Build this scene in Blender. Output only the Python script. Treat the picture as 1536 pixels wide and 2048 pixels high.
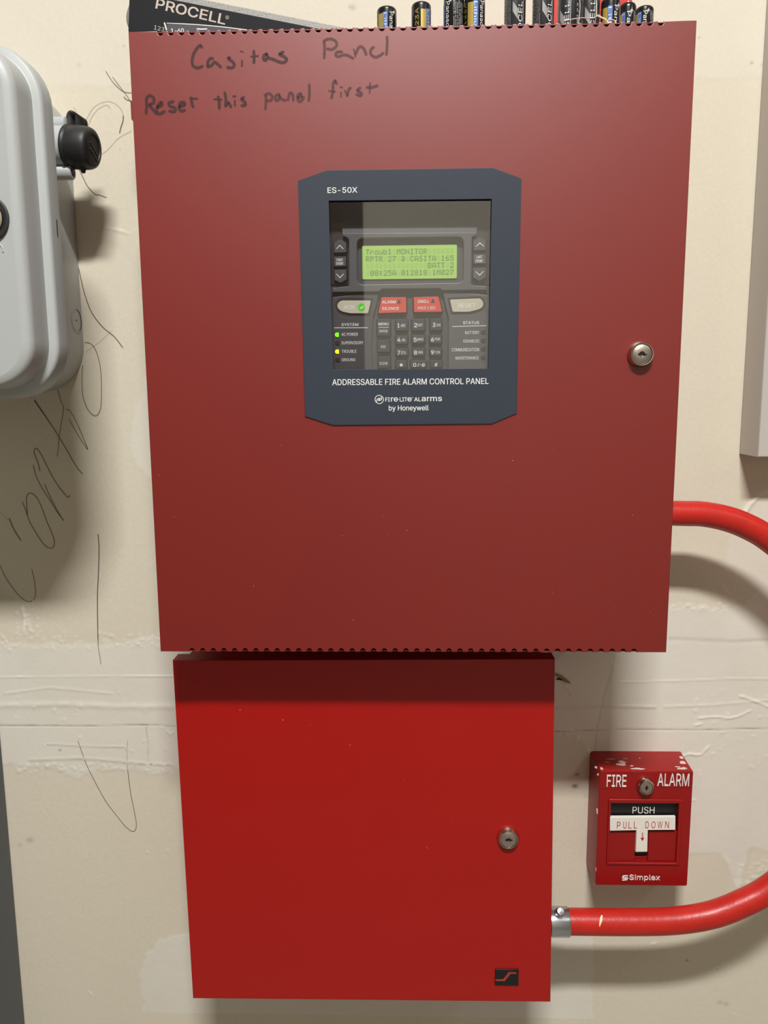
import bpy, bmesh, math, os
import numpy as np
from mathutils import Vector, Matrix
from mathutils.geometry import tessellate_polygon, delaunay_2d_cdt

for o in list(bpy.data.objects):
    bpy.data.objects.remove(o)
scene = bpy.context.scene
COL = scene.collection
rng = np.random.default_rng(7)

# ---------------------------------------------------------------- camera
FPX = 1600.0
CAM = Vector((-0.003645, -0.800199, 1.5 - 0.024215))
YAW, PITCH, ROLL = -0.0283293, 0.1534607, -0.007514


def cam_axes():
    cy, sy = math.cos(YAW), math.sin(YAW)
    cp, sp = math.cos(PITCH), math.sin(PITCH)
    f = Vector((sy * cp, cy * cp, -sp))
    r0 = Vector((cy, -sy, 0))
    u0 = r0.cross(f)
    cr, sr = math.cos(ROLL), math.sin(ROLL)
    return r0 * cr + u0 * sr, -r0 * sr + u0 * cr, f


RGT, UPV, FWD = cam_axes()
cd = bpy.data.cameras.new('camera')
cam = bpy.data.objects.new('camera', cd)
COL.objects.link(cam)
cam.matrix_world = Matrix(((RGT.x, UPV.x, -FWD.x, CAM.x), (RGT.y, UPV.y, -FWD.y, CAM.y), (RGT.z, UPV.z, -FWD.z, CAM.z), (0, 0, 0, 1)))
cd.sensor_fit = 'HORIZONTAL'
cd.sensor_width = 36.0
cd.lens = FPX / 1536.0 * 36.0
cd.clip_start = 0.02
scene.camera = cam

# ---------------------------------------------------------------- world, lamps, exposure
w = bpy.data.worlds.new('world')
scene.world = w
w.use_nodes = True
w.node_tree.nodes['Background'].inputs[0].default_value = (0.8, 0.85, 1, 1)
w.node_tree.nodes['Background'].inputs[1].default_value = 0.02
CEIL = 2.98
ROOM = (-1.7, 2.7, -2.60)          # x left, x right, y of the wall behind the camera


def ceiling_lamp(x, y, sx, sy, watts, col):
    l = bpy.data.lights.new('ceiling_light', 'AREA')
    l.shape = 'RECTANGLE'
    l.size = sx
    l.size_y = sy
    l.energy = watts
    l.color = col
    o = bpy.data.objects.new('ceiling_light', l)
    o.location = (x, y, CEIL - 0.062)
    COL.objects.link(o)
    return o


LAMPS = [(0.04, -1.38, 0.44, 0.14, 60.0, (1.0, 0.995, 0.965)), (1.75, -1.55, 0.20, 0.9, 5.0, (1.0, 0.98, 0.94))]
for a in LAMPS:
    ceiling_lamp(*a)
scene.view_settings.view_transform = 'Standard'
scene.view_settings.look = 'None'
scene.view_settings.gamma = 1
scene.view_settings.exposure = 0.0
scene.view_settings.use_curve_mapping = False
try:
    scene.cycles.max_bounces = 8
    scene.cycles.transparent_max_bounces = 12
except Exception:
    pass


# ---------------------------------------------------------------- helpers
def P(u, v, d):
    """point of the upright plane d metres off the wall that the photograph shows at pixel (u, v)"""
    k = FWD + RGT * ((u - 768.0) / FPX) - UPV * ((v - 1024.0) / FPX)
    t = (-d - CAM.y) / k.y
    return CAM + k * t


def zm(x, y, s):
    return lambda p, q: (x + p / s, y + q / s)


def lin(c):
    return tuple(((v / 255.0) / 12.92 if v <= 10 else (((v / 255.0) + 0.055) / 1.055) ** 2.4) for v in c)


def mat(name, col, rough=0.5, metal=0.0, bump=None, var=0.0, var_scale=30.0, emit=None, coat=0.0, spec=0.5, alpha=None):
    m = bpy.data.materials.new(name)
    m.use_nodes = True
    nt = m.node_tree
    b = nt.nodes['Principled BSDF']
    c = lin(col)
    b.inputs['Base Color'].default_value = (*c, 1)
    b.inputs['Roughness'].default_value = rough
    b.inputs['Metallic'].default_value = metal
    b.inputs['Specular IOR Level'].default_value = spec
    b.inputs['Coat Weight'].default_value = coat
    b.inputs['Coat Roughness'].default_value = 0.15
    if alpha is not None:
        b.inputs['Alpha'].default_value = alpha
    if emit:
        b.inputs['Emission Color'].default_value = (*lin(emit[0]), 1)
        b.inputs['Emission Strength'].default_value = emit[1]
    tc = nt.nodes.new('ShaderNodeTexCoord')
    if var:
        n = nt.nodes.new('ShaderNodeTexNoise')
        n.inputs['Scale'].default_value = var_scale
        n.inputs['Detail'].default_value = 6
        nt.links.new(tc.outputs['Object'], n.inputs['Vector'])
        mx = nt.nodes.new('ShaderNodeMix')
        mx.data_type = 'RGBA'
        mx.inputs[6].default_value = (*[x * (1 - var) for x in c], 1)
        mx.inputs[7].default_value = (*[min(1, x * (1 + var)) for x in c], 1)
        nt.links.new(n.outputs['Fac'], mx.inputs[0])
        nt.links.new(mx.outputs[2], b.inputs['Base Color'])
    if bump:
        n = nt.nodes.new('ShaderNodeTexNoise')
        n.inputs['Scale'].default_value = bump[0]
        n.inputs['Detail'].default_value = 3
        nt.links.new(tc.outputs['Object'], n.inputs['Vector'])
        bp = nt.nodes.new('ShaderNodeBump')
        bp.inputs['Strength'].default_value = bump[1]
        bp.inputs['Distance'].default_value = bump[2]
        nt.links.new(n.outputs['Fac'], bp.inputs['Height'])
        nt.links.new(bp.outputs['Normal'], b.inputs['Normal'])
    return m


M = dict(
    red_dark=mat('powder_coat_dark_red', (126, 18, 9), 0.44, bump=(1700, 0.14, 0.0002), var=0.05, var_scale=14, spec=0.95),
    red_bright=mat('paint_bright_red', (172, 9, 3), 0.42, bump=(700, 0.18, 0.0003), var=0.04, var_scale=12, spec=0.55),
    red_pull=mat('cast_red_paint', (150, 16, 16), 0.34, bump=(500, 0.12, 0.0003), var=0.06, var_scale=40),
    red_pipe=mat('pipe_red_paint', (196, 36, 26), 0.36, bump=(150, 0.4, 0.0006), var=0.2, var_scale=60),
    red_box=mat('red_plastic', (205, 35, 25), 0.4),
    red_ink=mat('engraved_red', (185, 25, 30), 0.5),
    inside_shade=mat('interior_shade', (26, 22, 22), 0.7),
    slate=mat('slate_overlay', (54, 60, 72), 0.5, spec=0.35, bump=(1500, 0.1, 0.0002)),
    white=mat('white_print', (238, 238, 234), 0.5),
    white_plastic=mat('white_plastic', (240, 236, 226), 0.35),
    black=mat('black_plate', (22, 18, 20), 0.4),
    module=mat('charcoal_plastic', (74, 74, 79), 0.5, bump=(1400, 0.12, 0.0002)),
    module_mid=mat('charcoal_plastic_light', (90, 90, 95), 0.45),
    recess=mat('recess_plastic', (44, 40, 42), 0.6),
    key=mat('key_rubber', (48, 50, 66), 0.55),
    key_side=mat('key_skirt', (34, 34, 44), 0.6),
    arrow_key=mat('arrow_key_rubber', (78, 77, 82), 0.5),
    cream=mat('cream_key', (208, 200, 180), 0.5),
    key_red=mat('red_key', (222, 70, 60), 0.5),
    green_dot=mat('green_tick_disc', (70, 190, 70), 0.5, emit=((70, 200, 60), 0.25)),
    lcd=mat('lcd_backlight', (150, 190, 90), 0.5, emit=((160, 196, 100), 0.36)),
    lcd_cell=mat('lcd_cell', (140, 180, 84), 0.5, emit=((150, 188, 94), 0.36)),
    lcd_dot=mat('lcd_dot', (84, 110, 64), 0.6, emit=((104, 134, 80), 0.25)),
    led_green=mat('led_green', (120, 255, 30), 0.4, emit=((110, 255, 20), 1.3)),
    led_yellow=mat('led_yellow', (255, 240, 20), 0.4, emit=((255, 235, 10), 1.3)),
    led_off=mat('led_unlit', (52, 50, 48), 0.3),
    chrome=mat('nickel', (205, 196, 180), 0.22, 1.0),
    chrome_face=mat('brushed_nickel', (186, 172, 160), 0.40, 0.9),
    zinc=mat('zinc', (196, 198, 206), 0.30, 1.0, bump=(300, 0.1, 0.0003)),
    grey=mat('grey_enclosure_plastic', (178, 181, 180), 0.45, bump=(500, 0.1, 0.0003)),
    grey_light=mat('light_grey_sheet', (196, 190, 182), 0.5),
    grey_dark=mat('dark_grey_steel', (84, 88, 92), 0.5),
    pvc=mat('pale_grey_pvc', (182, 186, 188), 0.4),
    rubber=mat('black_rubber', (38, 38, 40), 0.48, bump=(150, 0.2, 0.0004), var=0.25, var_scale=90),
    marker=mat('marker_ink', (62, 30, 32), 0.6, bump=(1500, 0.3, 0.0003), var=0.35, var_scale=900, alpha=0.66),
    marker2=mat('marker_ink_worn', (72, 42, 44), 0.6, var=0.35, var_scale=900, alpha=0.50),
    pencil=mat('pencil_graphite', (92, 82, 68), 0.6, alpha=0.75),
    pencil2=mat('pencil_faint', (110, 98, 80), 0.7, alpha=0.40),
    hole=mat('hole_dark', (40, 28, 22), 0.9),
    torn=mat('torn_paper', (150, 128, 100), 0.9),
    bat_black=mat('battery_black', (26, 26, 28), 0.25),
    bat_grey=mat('battery_charcoal', (46, 46, 50), 0.32),
    bat_gold=mat('battery_gold', (206, 182, 92), 0.35, 0.3),
    bat_gold2=mat('battery_gold_line', (150, 128, 60), 0.4, 0.3),
    bat_blue=mat('battery_blue', (78, 118, 186), 0.35),
    bat_silver=mat('battery_silver_print', (196, 194, 190), 0.4, 0.3),
    carton=mat('carton_black', (30, 31, 34), 0.6, spec=0.2),
    carton_print=mat('carton_print', (196, 182, 172), 0.5),
    carton_grey=mat('carton_grey', (150, 148, 146), 0.4),
    carton_slate=mat('carton_slate', (70, 72, 80), 0.6),
    card_edge=mat('card_edge', (225, 222, 214), 0.8),
    string=mat('string', (210, 204, 190), 0.8),
    chip=mat('chipped_paint', (222, 198, 192), 0.7),
    ceiling=mat('ceiling_paint', (215, 213, 207), 0.8),
    room_wall=mat('painted_wall', (128, 126, 122), 0.85, var=0.05, var_scale=3),
    cream_wall=mat('cream_painted_wall', (180, 174, 160), 0.85, var=0.05, var_scale=3),
    floor=mat('concrete_floor', (150, 146, 138), 0.6, var=0.15, var_scale=6),
    door_brown=mat('brown_door', (62, 44, 30), 0.5, var=0.2, var_scale=8),
    lamp_white=mat('lamp_housing', (225, 225, 220), 0.5),
)

_txt = {}
FONT = None
try:
    fp = os.path.join(bpy.utils.system_resource('DATAFILES'), 'fonts', 'Inter.woff2')
    if os.path.exists(fp):
        FONT = bpy.data.fonts.load(fp)
except Exception:
    FONT = None


def glyphs(s, bold=0.0, spacing=1.0):
    """triangulated lettering, scaled to the unit square: (points, faces)"""
    k = (s, bold, spacing)
    if k not in _txt:
        cu = bpy.data.curves.new('t', 'FONT')
        cu.body = s
        cu.offset = bold
        cu.space_character = spacing
        cu.resolution_u = 3
        cu.fill_mode = 'NONE'
        if FONT:
            cu.font = FONT
        o = bpy.data.objects.new('t', cu)
        COL.objects.link(o)
        dg = bpy.context.evaluated_depsgraph_get()
        dg.update()
        me = bpy.data.meshes.new_from_object(o.evaluated_get(dg))
        co = [Vector(v.co[:2]) for v in me.vertices]
        ed = [tuple(e_.vertices) for e_ in me.edges]
        A = np.array([co[a] for a, b in ed])
        B = np.array([co[b] for a, b in ed])
        r_ = delaunay_2d_cdt(co, ed, [], 0, 1e-6)
        pts = np.array([tuple(v) for v in r_[0]])
        fs = []
        for f in r_[2]:
            f = tuple(f)
            ar = area2([pts[i] for i in f])
            if abs(ar) < 1e-8:
                continue
            c = pts[list(f)].mean(0)
            up_ = (A[:, 1] <= c[1]) & (B[:, 1] > c[1])
            dn_ = (A[:, 1] > c[1]) & (B[:, 1] <= c[1])
            side_ = (B[:, 0] - A[:, 0]) * (c[1] - A[:, 1]) - (c[0] - A[:, 0]) * (B[:, 1] - A[:, 1])
            wn = int((up_ & (side_ > 0)).sum()) - int((dn_ & (side_ < 0)).sum())
            if wn != 0:
                fs.append(f if ar > 0 else f[::-1])
        bpy.data.objects.remove(o)
        bpy.data.curves.remove(cu)
        bpy.data.meshes.remove(me)
        lo, hi = pts.min(0), pts.max(0)
        _txt[k] = ((pts - lo) / np.maximum(hi - lo, 1e-9), fs)
    return _txt[k]


def area2(p):
    return 0.5 * sum(p[i][0] * p[(i + 1) % len(p)][1] - p[(i + 1) % len(p)][0] * p[i][1] for i in range(len(p)))


def inset(poly, c):
    """poly: counter-clockwise (a, b) points; moves every edge inwards by c"""
    n = len(poly)
    out = []
    for i in range(n):
        p0, p1, p2 = poly[i - 1], poly[i], poly[(i + 1) % n]
        e1 = Vector((p1[0] - p0[0], p1[1] - p0[1])).normalized()
        e2 = Vector((p2[0] - p1[0], p2[1] - p1[1])).normalized()
        n1, n2 = Vector((-e1.y, e1.x)), Vector((-e2.y, e2.x))
        k = n1 + n2
        q = max(0.35, 1 + n1.dot(n2))
        out.append((p1[0] + k.x * c / q, p1[1] + k.y * c / q))
    return out


WALLF = lambda a, b, h: Vector((a, -h, b))      # a: right, b: up, h: off the wall


def round_poly(pts, r, seg=4):
    out = []
    n = len(pts)
    for i in range(n):
        p0, p1, p2 = Vector(pts[i - 1]), Vector(pts[i]), Vector(pts[(i + 1) % n])
        rr = r[i] if isinstance(r, (list, tuple)) else r
        a, b = (p0 - p1), (p2 - p1)
        k = min(rr, a.length * 0.45, b.length * 0.45)
        if k < 1e-6:
            out.append(tuple(p1))
            continue
        A, B = p1 + a.normalized() * k, p1 + b.normalized() * k
        for j in range(seg + 1):
            t = j / seg
            q = A * (1 - t) ** 2 + p1 * 2 * t * (1 - t) + B * t * t
            out.append((q.x, q.y))
    return out


class MB:
    def __init__(s):
        s.v = []
        s.f = []
        s.m = []
        s.flat = set()
        s.k = 0

    def face(s, pts, mi=0):
        n = len(s.v)
        s.v += [Vector(p) for p in pts]
        s.f.append(tuple(range(n, n + len(pts))))
        s.m.append(mi)

    def mesh(s, pts, faces, mi=0):
        n = len(s.v)
        s.v += [Vector(p) for p in pts]
        for f in faces:
            s.f.append(tuple(i + n for i in f))
            s.m.append(mi)

    def plate(s, poly, h, t, holes=(), c=0.0, seg=3, F=WALLF, mi=0, side=None, back=True, taper=0.0):
        """flat plate: outline poly (a, b), front at height h, thickness t, rounded front edge c, splay taper"""
        side = mi if side is None else side
        loops = [poly if area2(poly) > 0 else list(reversed(poly))]
        loops += [q if area2(q) < 0 else list(reversed(q)) for q in holes]
        fronts = []
        backs = []
        for L in loops:
            rings = []
            n = len(L)
            k = seg if c > 0 else 0
            for j in range(k + 1):
                a = (j / k) * math.pi / 2 if k else 0
                ins = c * (1 - math.sin(a)) if k else 0
                rings.append([F(p[0], p[1], h - (c * (1 - math.cos(a)) if k else 0)) for p in (inset(L, ins) if ins > 1e-9 else L)])
            rings.append([F(p[0], p[1], h - t) for p in (inset(L, -taper) if taper else L)])
            base = len(s.v)
            for r in rings:
                s.v += r
            for j in range(len(rings) - 1):
                for i in range(n):
                    a, b = base + j * n + i, base + j * n + (i + 1) % n
                    s.f.append((a, a + n, b + n, b))
                    s.m.append(side)
            fronts.append((base, [(inset(L, c) if k else L)], n))
            backs.append((base + (len(rings) - 1) * n, [L], n))
        for grp, flip in ((fronts, False), (backs, True)):
            if flip and not back:
                continue
            idx = []
            vec = []
            for b, L, n in grp:
                idx += list(range(b, b + n))
                vec.append([Vector((p[0], p[1], 0)) for p in L[0]])
            if len(grp) == 1 and n <= 64:
                f = tuple(idx)
                s.flat.add(len(s.f))
                s.f.append(f[::-1] if flip else f)
                s.m.append(mi)
                continue
            for tri in tessellate_polygon(vec):
                f = tuple(idx[i] for i in tri)
                a, b_, c_ = [sum(vec, [])[i] for i in tri]
                ccw = (b_ - a).cross(c_ - a).z > 0
                if ccw == flip:
                    f = f[::-1]
                s.flat.add(len(s.f))
                s.f.append(f)
                s.m.append(mi)

    def box(s, lo, hi, mi=0):
        (x0, y0, z0), (x1, y1, z1) = lo, hi
        p = [(x0, y0, z0), (x1, y0, z0), (x1, y1, z0), (x0, y1, z0), (x0, y0, z1), (x1, y0, z1), (x1, y1, z1), (x0, y1, z1)]
        s.mesh(p, [(3, 2, 1, 0), (4, 5, 6, 7), (0, 1, 5, 4), (1, 2, 6, 5), (2, 3, 7, 6), (3, 0, 4, 7)], mi)

    def lathe(s, prof, o, ax, n=32, mi=0, a0=0.0, a1=2 * math.pi, mis=None):
        """prof: (radius, height) along ax from o"""
        ax = Vector(ax).normalized()
        t = Vector((0, 0, 1)) if abs(ax.z) < 0.9 else Vector((1, 0, 0))
        e1 = (t - ax * t.dot(ax)).normalized()
        e2 = ax.cross(e1)
        o = Vector(o)
        base = len(s.v)
        for r, h in prof:
            for i in range(n):
                a = 2 * math.pi * i / n
                s.v.append(o + ax * h + (e1 * math.cos(a) + e2 * math.sin(a)) * max(r, 1e-6))
        for j in range(len(prof) - 1):
            for i in range(n):
                a, b = base + j * n + i, base + j * n + (i + 1) % n
                s.f.append((a, b, b + n, a + n))
                s.m.append(mis[j] if mis else mi)

    def tube(s, path, r, n=20, mi=0, caps=True):
        pts = [Vector(p) for p in path]
        rs = r if isinstance(r, (list, tuple)) else [r] * len(pts)
        base = len(s.v)
        prev = None
        for i, p in enumerate(pts):
            t = (pts[min(i + 1, len(pts) - 1)] - pts[max(i - 1, 0)]).normalized()
            if prev is None:
                k = Vector((0, 1, 0)) if abs(t.y) < 0.9 else Vector((0, 0, 1))
                e1 = (k - t * k.dot(t)).normalized()
            else:
                e1 = (prev - t * prev.dot(t)).normalized()
            prev = e1
            e2 = t.cross(e1)
            for q in range(n):
                a = 2 * math.pi * q / n
                s.v.append(p + (e1 * math.cos(a) + e2 * math.sin(a)) * rs[i])
        for j in range(len(pts) - 1):
            for i in range(n):
                a, b = base + j * n + i, base + j * n + (i + 1) % n
                s.f.append((a, b, b + n, a + n))
                s.m.append(mi)
        if caps:
            s.f.append(tuple(range(base, base + n))[::-1])
            s.m.append(mi)
            k = base + (len(pts) - 1) * n
            s.f.append(tuple(range(k, k + n)))
            s.m.append(mi)

    def loft(s, loops, mi=0, cap0=False, cap1=True, mis=None):
        n = len(loops[0])
        base = len(s.v)
        for L in loops:
            s.v += [Vector(p) for p in L]
        for j in range(len(loops) - 1):
            for i in range(n):
                a, b = base + j * n + i, base + j * n + (i + 1) % n
                s.f.append((a, b, b + n, a + n))
                s.m.append(mis[j] if mis else mi)
        if cap0:
            s.f.append(tuple(range(base, base + n))[::-1])
            s.m.append(mi)
        if cap1:
            k = base + (len(loops) - 1) * n
            s.flat.add(len(s.f))
            s.f.append(tuple(range(k, k + n)))
            s.m.append(mi)

    def ribbon(s, path, wd, h, F=WALLF, mi=0, smooth=True):
        """flat stroke of width wd along (a, b) points at height h"""
        s.k += 1
        h = h + s.k * 3e-6
        p = [Vector(q) for q in path]
        if smooth and len(p) > 2:
            q = []
            for i in range(len(p) - 1):
                p0, p1, p2, p3 = p[max(i - 1, 0)], p[i], p[i + 1], p[min(i + 2, len(p) - 1)]
                for j in range(6):
                    t = j / 6
                    q.append(0.5 * ((2 * p1) + (p2 - p0) * t + (2 * p0 - 5 * p1 + 4 * p2 - p3) * t * t + (3 * p1 - p0 - 3 * p2 + p3) * t ** 3))
            q.append(p[-1])
            p = q
        L, R = [], []
        for i in range(len(p)):
            t = (p[min(i + 1, len(p) - 1)] - p[max(i - 1, 0)])
            t = t.normalized() if t.length > 1e-9 else Vector((1, 0))
            nn = Vector((-t.y, t.x)) * wd / 2
            ext = -t * wd * 0.3 if i == 0 else (t * wd * 0.3 if i == len(p) - 1 else Vector((0, 0)))
            k = 0.6 if i in (0, len(p) - 1) else 1
            L.append(p[i] + nn * k + ext)
            R.append(p[i] - nn * k + ext)
        b = len(s.v)
        for a_, b_ in zip(L, R):
            s.v += [F(a_.x, a_.y, h), F(b_.x, b_.y, h)]
        for i in range(len(p) - 1):
            s.f.append((b + 2 * i, b + 2 * i + 1, b + 2 * i + 3, b + 2 * i + 2))
            s.m.append(mi)

    def text(s, string, box, h, mi=0, bold=0.0, F=WALLF, ext=0.0, spacing=1.0, side=None):
        """lettering filling box (a0, b0, a1, b1) at height h"""
        pts, fs = glyphs(string, 0.0, spacing)
        a0, b0, a1, b1 = box
        if bold > 0:
            e = (b1 - b0) * bold
            for sx, sz in ((-1, -0.6), (1, -0.6), (-1, 0.6), (1, 0.6)):
                s.text(string, (a0 + e + sx * e, b0 + e * 0.6 + sz * e, a1 - e + sx * e, b1 - e * 0.6 + sz * e), h + 2e-6 * (sx + 2 * sz), mi, 0.0, F, ext, spacing, side)
            return
        f2 = lambda hh: [F(a0 + p[0] * (a1 - a0), b0 + p[1] * (b1 - b0), hh) for p in pts]
        s.mesh(f2(h), fs, mi)
        if ext > 0:
            n = len(pts)
            b = len(s.v)
            s.v += f2(h) + f2(h - ext)
            cnt = {}
            for f in fs:
                for i in range(len(f)):
                    e = (f[i], f[(i + 1) % len(f)])
                    cnt[e] = 1
            for (i, j) in cnt:
                if (j, i) not in cnt:
                    s.f.append((b + i, b + i + n, b + j + n, b + j))
                    s.m.append(mi if side is None else side)

_base = {}


def _build(s, name, mats, parent=None, smooth=40, label=None, kind=None):
    me = bpy.data.meshes.new(name)
    base = _base[parent.name] if parent else Vector((0, 0, 0))
    me.from_pydata([tuple(v - base) for v in s.v], [], s.f)
    mats = mats if isinstance(mats, (list, tuple)) else [mats]
    for m in mats:
        me.materials.append(m)
    me.polygons.foreach_set('material_index', s.m)
    flat_edges = set()
    if smooth:
        me.shade_smooth()
        me.set_sharp_from_angle(angle=math.radians(smooth))
        for i in s.flat:
            me.polygons[i].use_smooth = False
            for e in me.polygons[i].edge_keys:
                flat_edges.add(e)
        if flat_edges:
            sh = me.attributes.get('sharp_edge') or me.attributes.new('sharp_edge', 'BOOLEAN', 'EDGE')
            for e in me.edges:
                if tuple(sorted(e.vertices)) in flat_edges:
                    sh.data[e.index].value = True
    else:
        me.shade_flat()
    me.validate()
    o = bpy.data.objects.new(name, me)
    COL.objects.link(o)
    if parent:
        o.parent = parent
    _base[o.name] = base
    if label:
        o['label'] = label
    if kind:
        o['kind'] = kind
    return o


MB.build = _build


def thing(name, label, cat, loc=(0, 0, 0), group=None):
    o = bpy.data.objects.new(name, None)
    o.empty_display_size = 0.02
    o.location = loc
    COL.objects.link(o)
    _base[o.name] = Vector(loc)
    o['label'] = label
    o['category'] = cat
    if group:
        o['group'] = group
    return o


def pp(pts, d, z=None):
    """pixel picks -> (x, z) on the plane d off the wall"""
    out = []
    for p in pts:
        u, v = z(*p) if z else p
        q = P(u, v, d)
        out.append((q.x, q.z))
    return out


def bx(x0, y0, x1, y1, d, z=None):
    """pixel box -> upright world box (a0, b0, a1, b1)"""
    u0, v0 = z(x0, y0) if z else (x0, y0)
    u1, v1 = z(x1, y1) if z else (x1, y1)
    um, vm = (u0 + u1) / 2, (v0 + v1) / 2
    return (P(u0, vm, d).x, P(um, v1, d).z, P(u1, vm, d).x, P(um, v0, d).z)


def rect(b):
    return [(b[0], b[1]), (b[2], b[1]), (b[2], b[3]), (b[0], b[3])]


def circ(cx, cz, r, n=24):
    return [(cx + r * math.cos(2 * math.pi * i / n), cz + r * math.sin(2 * math.pi * i / n)) for i in range(n)]


# ---------------------------------------------------------------- the wall
def vnoise(X, Z, cell, seed):
    g = np.random.default_rng(seed)
    T = g.random((256, 256))
    fx, fz = X / cell, Z / cell
    ix, iz = np.floor(fx).astype(int), np.floor(fz).astype(int)
    tx, tz = fx - ix, fz - iz
    tx, tz = tx * tx * (3 - 2 * tx), tz * tz * (3 - 2 * tz)
    a, b = T[ix % 256, iz % 256], T[(ix + 1) % 256, iz % 256]
    c, d = T[ix % 256, (iz + 1) % 256], T[(ix + 1) % 256, (iz + 1) % 256]
    return (a * (1 - tx) + b * tx) * (1 - tz) + (c * (1 - tx) + d * tx) * tz


def fbm(X, Z, cell, seed, o=4):
    r = 0
    k = 0
    for i in range(o):
        r = r + (vnoise(X, Z, cell / 2 ** i, seed + i) - 0.5) / 1.7 ** i
        k += 1 / 1.7 ** i
    return r / k * 2


def seg_dist(X, Z, pts, closed=False):
    best = np.full(X.shape, 1e9)
    n = len(pts)
    for i in range(n if closed else n - 1):
        a, b = pts[i], pts[(i + 1) % n]
        dx, dz = b[0] - a[0], b[1] - a[1]
        t = np.clip(((X - a[0]) * dx + (Z - a[1]) * dz) / (dx * dx + dz * dz + 1e-12), 0, 1)
        best = np.minimum(best, np.hypot(X - a[0] - t * dx, Z - a[1] - t * dz))
    return best


def inside(X, Z, pts):
    r = np.zeros(X.shape, bool)
    n = len(pts)
    for i in range(n):
        (x0, z0), (x1, z1) = pts[i], pts[(i + 1) % n]
        c = ((z0 > Z) != (z1 > Z)) & (X < (x1 - x0) * (Z - z0) / (z1 - z0 + 1e-12) + x0)
        r ^= c
    return r


X0, X1, Z0, Z1 = -0.50, 0.50, 0.78, 2.08
STEP = 0.0013
nx, nz = int((X1 - X0) / STEP) + 1, int((Z1 - Z0) / STEP) + 1
gx, gz = np.linspace(X0, X1, nx), np.linspace(Z0, Z1, nz)
GX, GZ = np.meshgrid(gx, gz)
rel = np.zeros(GX.shape)
mud = np.zeros(GX.shape)
dirt = np.zeros(GX.shape)
rag = fbm(GX, GZ, 0.018, 11, 4) * 0.006
rag_s = fbm(GX, GZ, 0.06, 31, 3) * 0.006

MUD = [
    ([(-300, 1287), (60, 1285), (130, 1290), (230, 1287), (300, 1278), (345, 1268), (500, 1240), (900, 1215), (1340, 1215), (1483, 1216), (1512, 1186), (1560, 1180), (1900, 1180), (1900, 1690), (1500, 1700), (1478, 1775), (1466, 1740), (1452, 1712), (1430, 1706), (1372, 1708), (1250, 1712), (1205, 1600), (1190, 1545), (1183, 1506), (1166, 1474), (1112, 1466), (700, 1500), (340, 1545), (300, 1550), (262, 1540), (205, 1537), (160, 1557), (130, 1548), (110, 1534), (0, 1532), (-300, 1530)], 0.85, 0.7),
    ([(358, 1865), (318, 1880), (290, 1910), (275, 1950), (287, 1990), (286, 2300), (1184, 2300), (1185, 1840), (1130, 1820), (700, 1850)], 0.8, 0.7),
    ([(268, 826), (262, 880), (272, 925), (288, 955), (330, 975), (700, 1000), (700, 700), (285, 760)], 0.55, 0.5),
    ([(-300, -300), (1900, -300), (1900, 120), (1400, 160), (250, 170), (160, 176), (60, 172), (-300, 170)], 0.35, 0.3),
    ([(1440, 1150), (1486, 1030), (1510, 985), (1560, 940), (1900, 900), (1900, 1170), (1500, 1190)], 0.45, 0.6),
]
for poly, amt, hh in MUD:
    q = pp(poly, 0.0)
    d = seg_dist(GX, GZ, q, True)
    sd = np.where(inside(GX, GZ, q), d, -d) + rag
    k = np.clip(sd / 0.0022 + 0.5, 0, 1)
    mud = np.maximum(mud, k * amt)
    rel = np.maximum(rel, np.clip(sd / 0.004 + 0.5, 0, 1) * 0.0004 * hh)
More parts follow.
